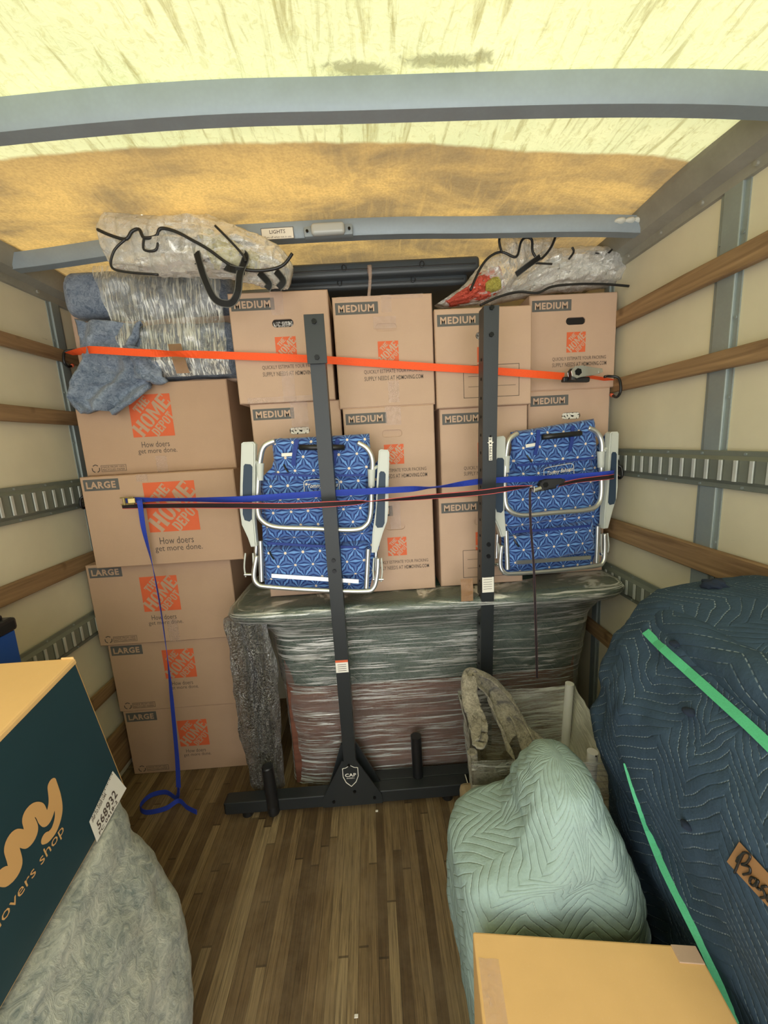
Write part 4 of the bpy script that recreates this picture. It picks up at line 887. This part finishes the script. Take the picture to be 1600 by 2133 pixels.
bagmesh([(1100, 575), (1150, 540), (1230, 535), (1280, 550)], [(1110, 600), (1160, 596), (1230, 592), (1280, 585)], 1.85, .06, 15).build('pale_contents', PAPER, root, True)
piping(root, [(1000, 636), (1040, 618), (1080, 608), (1120, 610), (1150, 597), (1200, 592), (1260, 592), (1310, 596)], 1.715, .005)
piping(root, [(1185, 540), (1195, 525), (1192, 515)], 1.73); piping(root, [(1240, 528), (1262, 530), (1275, 520)], 1.74); piping(root, [(1115, 548), (1150, 550)], 1.72)

# ---------------------------------------------------------------- felt-covered upturned stool (bin)
root = thing('upturned_side_table', 'upside-down side table with round white legs, wrapped in film over grey felt', 'table', V((.52, 1.28, 0)))
legs = {'a': atz(1232, 1562, .60), 'b': atz(1207, 1417, .62), 'c': atz(962, 1528, .60), 'd': V((.36, 1.45, .66))}
legs['a'] = V((legs['a'].x, 1.13, .60)); legs['b'] = V((.775, 1.46, .625)); legs['c'] = V((.29, 1.17, .60))
b = MB(); b.box(.30, .74, 1.14, 1.46, .01, .20, .02); b.build('table_base', plain('pale_wood', (170, 150, 116), .6), root)
for k, p in legs.items():
    b = MB(); q = V((p.x*.9+.06, p.y, .19)); b.tube([q, p], .017, 20); 
    b.build('leg', WHITE if k in 'ab' else FELTG, root, 'auto')
b = MB(); b.cyl(legs['a']+V((.002, -.018, -.004)), legs['a']+V((.002, -.014, -.002)), .003, 8); b.build('leg_screw', BOLT, root)
def prism_ring(z, ex):
    P_ = [V((.285, 1.13, z)), V((.74, 1.095, z)), V((.79, 1.47, z)), V((.33, 1.48, z))]; c = V((.53, 1.29, z)); n = 24; out = []
    for i in range(4):
        a, q = P_[i], P_[(i+1) % 4]
        for k in range(n):
            t = k/n; p = a.lerp(q, t); sag = .022*math.sin(PI*t)*ex; d = (c-p).normalized(); out.append(p+d*sag+d*(.02*fbm(p*9))*.6+d*(.55-z)*.10)
    return out
def low(ring):
    for p in ring:
        hf = .60+.40*smooth((.44-p.x)/.10); p.z = .02+(p.z-.02)*hf
    return ring
b = MB(); b.loft([low(prism_ring(.02+.56*j/30, .3+j/30)) for j in range(31)], cap=False); b.build('felt_wrap', FELTG, root, True)
b = MB()
b.loft([[p+(p-V((.53, 1.29, p.z))).normalized()*.010 for p in prism_ring(.03+.575*j/30, .6)] for j in range(31)], cap=False); b.build('stretch_film', FILMBIN, root, True)
# felt flaps sticking up
b = MB()
cv = [(985, 1400, 1.42), (1010, 1415, 1.40), (1040, 1450, 1.38), (1065, 1500, 1.33), (1095, 1560, 1.25)]
def flap(u, v):
    C_ = catmull([at(*p) for p in cv], 6); i = int(v*(len(C_)-1)); p = C_[i]; a = -.3+u*4.2
    r_ = .022+.035*v; return p+V((math.cos(a)*r_, math.sin(a)*r_*.9, math.sin(a)*r_*.5-.01))+V((1, 0, 0))*.012*fbm(V((u*3, v*4, 1)))
b.grid(flap, 30, 30); o = b.build('felt_fold', FELTG, root, True); md = o.modifiers.new('s', 'SOLIDIFY'); md.thickness = .006
b = MB()
cv2 = [(982, 1402, 1.42), (985, 1440, 1.38), (1000, 1480, 1.32), (1005, 1520, 1.24), (1000, 1550, 1.17)]
def flap2(u, v):
    C_ = catmull([at(*p) for p in cv2], 6); i = int(v*(len(C_)-1)); p = C_[i]; a = 1.4+u*3.6
    r_ = .018+.022*math.sin(PI*v); return p+V((math.cos(a)*r_*1.2, math.sin(a)*r_, math.sin(a)*r_*.3))+V((1, 0, 0))*.01*fbm(V((u*3, v*4, 5)))
b.grid(flap2, 24, 30); o = b.build('felt_fold', FELTG, root, True); md = o.modifiers.new('s', 'SOLIDIFY'); md.thickness = .006
b = MB(); q1, q2, q3 = at(1055, 1480, 1.38), at(1160, 1560, 1.25), at(1090, 1565, 1.25)
b.grid(lambda u, v: (q1.lerp(q2, v)).lerp(q1.lerp(q3, v), u)+V((0, .01*math.sin(u*6), .015*math.sin(v*5)*u)), 16, 16); o = b.build('felt_fold', FELTG, root, True); md = o.modifiers.new('s', 'SOLIDIFY'); md.thickness = .006
# ---------------------------------------------------------------- teal quilt
kt = [(0, .185, .64, .70, 1.04, 5), (.30, .165, .64, .70, 1.045, 4.5), (.50, .158, .618, .70, 1.04, 4.5), (.575, .162, .60, .71, 1.035, 4.5), (.61, .185, .59, .715, 1.03, 4), (.628, .24, .582, .72, 1.03, 3.5), (.65, .30, .572, .72, 1.02, 3), (.70, .325, .555, .73, 1.01, 2.8), (.76, .345, .53, .75, 1.0, 2.6), (.80, .37, .505, .77, .98, 2.5), (.828, .40, .475, .82, .95, 2.2), (.836, .43, .445, .86, .9, 2)]
b = MB(); 
def limt(p): p.x = min(p.x, .655); return p
b.loft(drape(kt, .0, .834, 80, amp=.014, seed=11, n=200, fold=.006, lim=limt))
tag(b.build('moving_blanket', QTEAL, sm=True), 'pale teal quilted moving blanket draped over a tall lump behind the tan box', 'blanket')
# ---------------------------------------------------------------- navy quilt furniture
root = thing('blanket_wrapped_furniture', 'large furniture piece under a navy quilted moving blanket along the right wall', 'furniture', V((.9, .7, 0)))
kb = [(0, .70, 1.095, .10, 1.07, 7), (.4, .685, 1.097, .10, 1.07, 7), (.6, .645, 1.098, .12, 1.07, 7), (.80, .600, 1.099, .12, 1.075, 7), (.95, .605, 1.099, .14, 1.08, 6), (1.06, .645, 1.10, .18, 1.09, 4.5), (1.10, .675, 1.10, .19, 1.09, 4), (1.13, .685, 1.10, .2, 1.08, 4), (1.19, .72, 1.10, .24, 1.06, 3.5), (1.235, .80, 1.09, .3, 1.02, 3), (1.255, .95, 1.05, .5, .9, 2.2)]
def limb(p):
    p.x = min(p.x, R-.035); 
    return p
b = MB(); b.loft(drape(kb, .0, 1.255, 90, amp=.020, seed=21, n=240, fold=.004, lim=limb)); blue = b.build('quilted_blanket', QBLUE, root, True)
bv = BVHTree.FromPolygons([tuple(v) for v in b.v], b.f)
def hit(px, py, off=.004):
    d = ray(px, py).normalized(); h = bv.ray_cast(CAM, d)
    return (h[0]-d*off) if h[0] else CAM+d*.9
b = MB()  # rolled top fold
P_ = catmull([V((.74, .30, 1.13)), V((.73, .6, 1.15)), V((.755, .9, 1.15)), V((.85, 1.03, 1.13)), V((.98, 1.06, 1.12)), V((1.03, 1.05, 1.12))], 8)
b.tube(P_, [.055+.014*fbm(p*7) for p in P_], 20); b.build('blanket_fold', QBLUE, root, True)
for k, (px, py, rr) in enumerate(((1488, 1218, .026), (1437, 1482, .012), (1428, 1720, .01), (1405, 1340, .010))):
    c = hit(px, py, .012); b = MB(); bm = bmesh.new(); bmesh.ops.create_icosphere(bm, subdivisions=3, radius=rr)
    for v in bm.verts: v.co *= 1+.5*noise.noise(v.co*70+V((k, 0, 0)))
    b.bm(bm, Matrix.Translation(c) @ Matrix.Diagonal((1, 1, .6, 1))); b.build('torn_patch', plain('navy_stuffing', (22, 34, 52), .95), root, True)
# brown tape with handwriting
b = MB(); cs = [(1512, 1772), (1540, 1755), (1640, 1845), (1625, 1915)]
p4 = [hit(min(1598, a), c, .006) for a, c in ((1520, 1766), (1545, 1752), (1598, 1800), (1598, 1890))]
A_, B_, C_, D_ = hit(1513, 1790), hit(1545, 1752), hit(1596, 1800), hit(1580, 1900)
def tp(u, v):
    a = (1513+(1600+40-1513)*u)*1.0; px = 1514+110*u+26*(1-v)-0*v; py = 1795+120*u-42*(1-v)
    return hit(min(px, 1640), py, .006)
b.grid(lambda u, v: tp(u, v), 12, 6); b.build('tape_label', plain('brown_label_tape', (158, 118, 78), .5), root, True)['label'] = 'brown tape handwritten with Base'
def strokes(ss):
    b = MB()
    for s_ in ss:
        pts = catmull([V((p[0], p[1], 0)) for p in s_], 6); b.tube([hit(p.x, p.y, .009) for p in pts], .0019, 6)
    return b
Bs = [[(1534, 1795), (1545, 1783), (1549, 1776), (1541, 1792), (1530, 1818)], [(1536, 1789), (1552, 1776), (1563, 1784), (1555, 1798), (1545, 1801), (1561, 1806), (1562, 1818), (1548, 1822)],
      [(1576, 1832), (1566, 1828), (1562, 1838), (1570, 1845), (1580, 1834), (1576, 1848), (1584, 1853)], [(1597, 1846), (1587, 1848), (1592, 1858), (1594, 1868), (1584, 1870)], [(1600, 1872), (1612, 1868), (1604, 1863), (1598, 1874), (1606, 1884)]]
strokes(Bs).build('handwriting', BLACKP, root, True)
# green strap round it
for pts, wd in (([(1345, 1315), (1380, 1350), (1430, 1395), (1500, 1458), (1560, 1512), (1610, 1560)], .020), ([(1300, 1590), (1320, 1650), (1350, 1730), (1385, 1810), (1430, 1900), (1475, 1990), (1510, 2070), (1545, 2150)], .022)):
    P_ = [hit(p.x, p.y, .008) for p in catmull([V((a, c, 0)) for a, c in pts], 3)]
    b = MB()
    dirs = [(P_[min(len(P_)-1, i+1)]-P_[max(0, i-1)]).cross((P_[i]-CAM)) for i in range(len(P_))]
    ws = [wd]*len(P_)
    if pts[0][0] == 1300: ws = [.004+.018*min(1, i/9) for i in range(len(P_))]
    b.ribbon(P_, ws, dirs, .002)
    tag(b.build('green_strap', WGREEN), 'green strap crossing the upper right of the navy quilted furniture' if pts[0][0] == 1345 else 'long green strap running down the navy quilt to the tan box corner', 'strap')
# ---------------------------------------------------------------- tan box, bottom right
c0 = V((.162, .678, .60)); c1 = V((.609, .619, .60)); e1 = (c1-c0); wd = e1.length; rz = math.atan2(e1.y, e1.x)
T = Matrix.Translation(c0) @ Matrix.Rotation(rz, 4, 'Z')
r = thing('cardboard_box', 'plain tan cardboard box in the bottom right corner, seen from above', 'box', V((.36, .5, 0)))
b = MB(T); b.box(0, wd, -.40, 0, -.6, 0, .004); b.build('carton', CARDY, r)
b = MB(T); b.box(0, wd, -.202, -.199, .0, .0012); b.build('flap_seam', DARK, r) if False else None
b = MB(T); b.grid(lambda u, v: V((.006+.040*u, -.39+.345*v, .0016+.0008*math.sin(u*9+v*20))), 8, 24); b.build('tape_strip', TAPE, r, True)
b = MB(T); b.box(wd-.05, wd-.002, -.03, -.001, -.004, .0022, .001); b.build('torn_corner', CARD, r)

# ---------------------------------------------------------------- teal printed box, left, lying on fleece bundle
a = atx(155, 1370, -.75); bq = atx(262, 1640, -.75); u_ = (a-bq); H_ = u_.length; up = u_.normalized()
along = V((0, -1, -.22)); along = (along-up*along.dot(up)).normalized(); outx = V((-1, 0, 0)); zz = up; xx = along.cross(zz)  # xx roughly -x
xx = xx.normalized()
if xx.x > 0: xx = -xx
M3 = Matrix((xx, along, zz)).transposed().to_4x4(); T = Matrix.Translation(bq) @ M3    # local: x into wall, y toward camera, z up
LG, WD = .62, .56
r = thing('pet_food_box', 'cardboard box with a dark teal side printed in tan script, tilted at the left', 'box', bq)
b = MB(T); b.box(0, WD, 0, LG, 0, H_, .004); b.build('carton', CARDY, r)
b = MB(T); b.box(-.0012, 0, .006, LG-.004, .006, H_-.016); b.build('teal_print', TEALP, r)
def SF(y, z): return V((-.0018, y, z))      # on the printed face: y toward camera, z up
def face_px(px, py):                        # photo position -> face coordinates
    d = ray(px, py); n_ = T.to_3x3() @ V((1, 0, 0)); t = (bq-CAM).dot(n_)/d.dot(n_); p = T.inverted() @ (CAM+d*t); return (p.y, p.z)
b = MB(T)
SK = [0]
def stroke(pxs, r0, r1=None):
    P_ = catmull([V((-.002, *face_px(*p))) for p in pxs], 14); n = len(P_)
    for i, q in enumerate(P_):
        rr = (r0+((r1 or r0)-r0)*i/n)/2; SK[0] += 1; q = q+V((-.0000015*SK[0], 0, 0))
        b.add([q+V((0, rr*math.cos(k*PI/10), rr*math.sin(k*PI/10))) for k in range(20)], [list(range(20))])
stroke([(-14, 1842), (2, 1826), (18, 1826), (31, 1809), (26, 1782), (20, 1760), (26, 1746), (42, 1746), (58, 1750), (66, 1734), (58, 1712), (56, 1697), (66, 1687), (80, 1688), (89, 1704), (98, 1705), (108, 1668), (106, 1634)], .030, .024)
stroke([(107, 1634), (117, 1665), (120, 1695), (112, 1725), (100, 1742), (92, 1746)], .022)
b.build('script_logo', TAN, r)['label'] = 'tan brush script ending in wy'
b = MB(T)
y0, z0 = face_px(-60, 2030); y1, z1 = face_px(135, 1735); dl = math.hypot(y1-y0, z1-z0)
vs, fs, W, Hh = textmesh('pet lovers shop', .0); k = dl/W*1.0; dirv = V((0, y1-y0, z1-z0)).normalized(); upv = V((0, -dirv.z, dirv.y))
if upv.z < 0: upv = -upv
b.add([V((-.0019, y0, z0))+dirv*(p[0]*k)+upv*(p[1]*k*.95) for p in vs], fs); b.build('slogan_text', TAN, r)
b = MB(T)
lab = [V((-.0022, *face_px(*p))) for p in ((233, 1606), (262, 1642), (200, 1755), (184, 1712))]
b.mi = 0; b.poly(lab); b.mi = 1
def LQ(u, v): return (lab[0].lerp(lab[3], u)).lerp(lab[1].lerp(lab[2], u), v)+V((-.0006, 0, 0))
for txt, v0, hh, u0, u1 in (('SHIP TO 57205 OAK', .08, .14, .06, .6), ('568932', .42, .34, .12, .78), ('FC 0418-2', .80, .14, .1, .7)):
    vs, fs, W, Hh = textmesh(txt, .02)
    b.add([LQ(1-(u0+(u1-u0)*p[0]/W), v0+hh*(1-p[1])) for p in vs], fs)
for k in range(26): u = .05+k*.035; b.poly([LQ(u, .0), LQ(u+.008+.012*(k % 3 == 0), .0), LQ(u+.008+.012*(k % 3 == 0), .06), LQ(u, .06)])
b.build('shipping_label', [PAPER, INK], r)['label'] = 'white shipping label with printed numbers'
b = MB(T); b.box(.0, .03, 0, .004, H_-.012, H_+.004, .002); b.box(-.0015, .006, 0, LG, H_-.016, H_-.004, .002); b.build('crushed_edge', CARDY, r)
# fleece bundle under it
root = thing('fleece_wrapped_bundle', 'pale grey fleece-wrapped load under the teal-printed box at bottom left', 'bundle', V((-1.0, .7, 0)))
kf2 = [(0, -1.34, -.575, .15, .90, 6), (.25, -1.34, -.555, .15, .95, 6), (.36, -1.34, -.585, .2, 1.0, 6), (.5, -1.34, -.645, .2, 1.02, 6), (.62, -1.33, -.71, .25, 1.015, 7), (.74, -1.30, -.745, .3, 1.01, 8)]
def limfl(p):
    q = T.inverted() @ p
    if q.z > -.012: p = p-up*(q.z+.012)
    return p
b = MB(); b.loft(drape(kf2, .0, .74, 66, amp=.014, seed=31, n=180, lim=limfl)); b.build('fleece_wrap', FLEECE, root, True)
b = MB(); q = [V((-.645, .98, .46)), V((-.63, .93, .33)), V((-.625, .90, .28)), V((-.622, .89, .25))]
# ---------------------------------------------------------------- blue bin at far left edge
r = thing('blue_storage_bin', 'blue plastic bin with a black lid, cut off by the left edge of the photo', 'bin', V((-1.25, 1.3, 0)))
e0 = atx(24, 1300, -1.13)
b = MB(); b.prism([(-1.355, .0), (-1.14, .0), (-1.12, 1.145), (-1.355, 1.145)], e0.y-.115, e0.y, .006); b.build('bin_body', BLUEP, r)
b = MB(); b.box(-1.36, -1.115, e0.y-.12, e0.y+.006, 1.145, 1.187, .01); b.box(-1.34, -1.14, e0.y-.11, e0.y-.01, 1.185, 1.2, .006); b.build('bin_lid', BLACKP, r)

# ---------------------------------------------------------------- straps
def strap(root_or_none, P_, mat, nm, wd=.026, tw=None, parent=None, base=V((0, 0, 1)), n=8, flat=None):
    Q = catmull(P_, n); N = len(Q); dirs = []
    for i in range(N):
        t = (Q[min(N-1, i+1)]-Q[max(0, i-1)]).normalized(); a = interp(tw, i/(N-1))[0] if tw else 0
        u = (base-t*base.dot(t)).normalized(); dirs.append(Matrix.Rotation(a, 3, t) @ u)
    b = MB(); b.ribbon(Q, wd, dirs, .0018); return b.build(nm, mat, parent)
def hook(root, p, d, s=1., col=BLACKP):
    b = MB(); sx = -1 if p.x < 0 else 1
    pts = [p+V((-sx*.05, -.02, .01))*s, p+V((-sx*.03, -.012, .012))*s, p+V((-sx*.004, -.02, .005))*s, p+V((0, -.03, -.02))*s, p+V((-.0, -.03, -.045))*s, p+V((sx*.0, -.012, -.058))*s, p+V((0, .012, -.05))*s]
    b.tube(catmull(pts, 5), .0055, 8); b.build('hook', col, root, True)
    b = MB(); b.tube([pts[-1]+V((0, -.002, -.002)), pts[-1]+V((0, .010, .006))], .0075, 8); b.build('hook_tip', plain('orange_rubber', (206, 96, 66), .6), root, True)
def ratchet(root, c, T, body=BLACKP, arm=CHROME, s=1.):
    M = Matrix.Translation(c) @ T @ Matrix.Scale(s, 4)
    b = MB(M); b.box(-.045, .04, -.012, .006, -.020, -.004, .004); b.cyl((-.02, -.02, -.016), (-.02, -.02, .016), .012, 14); b.build('ratchet_body', body, root)
    b = MB(M); b.prism([(-.03, -.006), (-.034, .008), (-.024, .022), (.0, .025), (.03, .02), (.062, .016), (.066, .006), (.05, .0), (.0, -.008), (-.015, -.012)], -.035, -.030, .0015)
    b.prism([(-.03, -.006), (-.034, .008), (-.024, .022), (.0, .025), (.03, .02), (.062, .016), (.066, .006), (.05, .0), (.0, -.008), (-.015, -.012)], -.012, -.007, .0015)
    b.cyl((.056, -.036, .008), (.056, -.006, .008), .006, 10); b.build('ratchet_handle', arm, root)
    b = MB(M); b.cyl((-.012, -.0365, .006), (-.012, -.0355, .006), .011, 6); b.build('ratchet_axle', BOLT, root)
# orange
r = thing('orange_ratchet_strap', 'bright orange ratchet strap stretched across the top row of boxes', 'strap', V((0, 1.6, 1.95)))
hl = V((L+.036, 2.0, 2.10)); hr = V((R-.036, 1.80, 1.875))
A = at(144, 737, 1.93)
PO = [A, at(180, 730, 1.80), at(200, 729, 1.74), at(300, 735, 1.72), at(400, 738, 1.70), at(485, 741, 1.655), at(650, 748, 1.652), at(905, 765, 1.642), at(1005, 771, 1.640), at(1110, 779, 1.642), at(1175, 784, 1.70)]
strap(None, PO, WORANGE, 'webbing', .0285, [(0, 1.3), (.12, .1), (.3, 0), (.36, 1.0), (.42, .1), (1, .1)], r)
strap(None, [at(1215, 783, 1.70), at(1255, 789, 1.74), at(1276, 793, 1.76)], WORANGE, 'webbing_short', .02, [(0, 1.2), (1, 1.2)], r)
ratchet(r, at(1200, 783, 1.70), Matrix.Rotation(.05, 4, 'Y'), BLACKP, CHROME, 1.35)
hook(r, atx(1288, 790, R-.045)+V((0, .02, 0)), None, 1.25); hook(r, V((L+.05, 1.965, 2.13)), None)
# blue cam strap
r = thing('blue_cam_strap', 'blue cam strap across both beach chairs with its tail hanging to the floor', 'strap', V((-1.0, 1.75, 0)))
PB = [at(188, 1046, 1.90), at(240, 1043, 1.80), at(300, 1041, 1.765), at(400, 1041, 1.66), at(500, 1040, 1.505), at(600, 1033, 1.497), at(700, 1027, 1.497), at(815, 1021, 1.505), at(905, 1015, 1.53), at(1000, 1003, 1.55), at(1060, 999, 1.55), at(1150, 996, 1.575), at(1235, 990, 1.575), at(1268, 987, 1.59), at(1279, 985, 1.63)]
strap(None, PB, WBLUE, 'webbing', .0245, [(0, 0.2), (.1, .0), (.18, .9), (.3, .2), (.45, .1), (.52, .2), (.57, 1.25), (.63, .3), (1, .1)], r)
TL = [at(290, 1041, 1.755), at(292, 1052, 1.735), at(300, 1105, 1.74), at(318, 1180, 1.76), at(335, 1270, 1.76), at(350, 1380, 1.74), at(360, 1480, 1.72), at(369, 1580, 1.70), at(372, 1640, 1.685)]
strap(None, TL, WBLUE, 'webbing_tail', .024, [(0, 0), (.2, .2), (.45, 1.25), (.55, 1.2), (.75, .4), (1, .2)], r, base=V((1, 0, 0)))
FLP = [at(372, 1640, 1.685)]+[atz(a, c, z) for a, c, z in ((368, 1662, .014), (345, 1650, .02), (312, 1658, .016), (292, 1680, .014), (305, 1692, .013), (345, 1684, .016), (372, 1668, .03), (390, 1682, .014), (410, 1692, .013))]
strap(None, FLP, WBLUE, 'webbing_tail', .022, [(0, 0), (1, 0)], r, base=V((0, .2, 1)))
c = at(268, 1043, 1.765); M = Matrix.Translation(c)
b = MB(M); b.box(-.03, .028, -.012, -.004, -.017, -.012, .001); b.box(-.03, .028, -.012, -.004, .012, .017, .001); b.cyl((-.012, -.012, -.016), (-.012, -.012, .016), .006, 10); b.box(.0, .03, -.02, -.014, -.012, .012, .003, M=Matrix.Rotation(.3, 4, 'Z')); b.build('cam_buckle', plain('brass', (168, 150, 96), .35, .7), r)
hook(r, V((L+.045, 1.93, 1.50)), None, .8); hook(r, V((R-.045, 1.70, 1.52)), None, .8)
# black strap
r = thing('black_ratchet_strap', 'black ratchet strap with red edges running in front of both rack uprights', 'strap', V((0, 1.45, 1.4)))
PK = [at(188, 1055, 1.90), at(250, 1055, 1.79), at(300, 1054, 1.765), at(400, 1053, 1.60), at(500, 1053, 1.475), at(600, 1054, 1.435), at(690, 1050, 1.425), at(750, 1046, 1.425), at(790, 1043, 1.43), at(905, 1034, 1.43), at(1000, 1026, 1.425), at(1060, 1018, 1.425), at(1105, 1013, 1.46)]
strap(None, PK, WBLACK, 'webbing', .0225, [(0, 0), (.45, .15), (.55, .5), (.64, 1.35), (.75, .55), (.88, .3), (1, 1.2)], r)
strap(None, [at(1165, 1010, 1.50), at(1200, 1002, 1.54), at(1240, 997, 1.565), at(1268, 994, 1.58), at(1279, 992, 1.62)], WBLACK, 'webbing_short', .02, [(0, .6), (1, .0)], r)
ratchet(r, at(1135, 1010, 1.49), Matrix.Rotation(-.12, 4, 'Y'), BLACKP, BLACKP, 1.0)
b = MB(Matrix.Translation(at(1118, 1018, 1.455))); b.cyl((-.014, -.004, -.006), (.014, -.004, .002), .009, 12); b.box(-.016, -.012, -.014, .006, -.012, .012, .001); b.build('ratchet_spindle', CHROME, r)
TK = [at(1106, 1016, 1.46), at(1104, 1035, 1.455), at(1106, 1100, 1.46), at(1112, 1180, 1.47), at(1116, 1300, 1.46), at(1119, 1412, 1.44)]
strap(None, TK, WTAIL, 'webbing_tail', .0085, [(0, .5), (.3, .3), (1, .4)], r, base=V((1, 0, 0)))
hook(r, V((L+.045, 1.90, 1.47)), None, .8); hook(r, V((R-.045, 1.67, 1.49)), None, .8)
# paper scraps on the floor
for k, (px, py, lb) in enumerate(((785, 1690, 'tiny white paper scrap on the floor in front of the rack foot'), (742, 2118, 'tiny pale scrap on the floor near the bottom edge of the photo'))):
    c = atz(px, py, .001); b = MB(); b.prism([(-.006, 0), (.005, 0), (.006, .003), (-.004, .004)], -.003, .004, 0, M=Matrix.Translation(c)); tag(b.build('paper_scrap', PAPER), lb, 'scrap')
for o in bpy.data.objects:
    if '_o' in o: del o['_o']
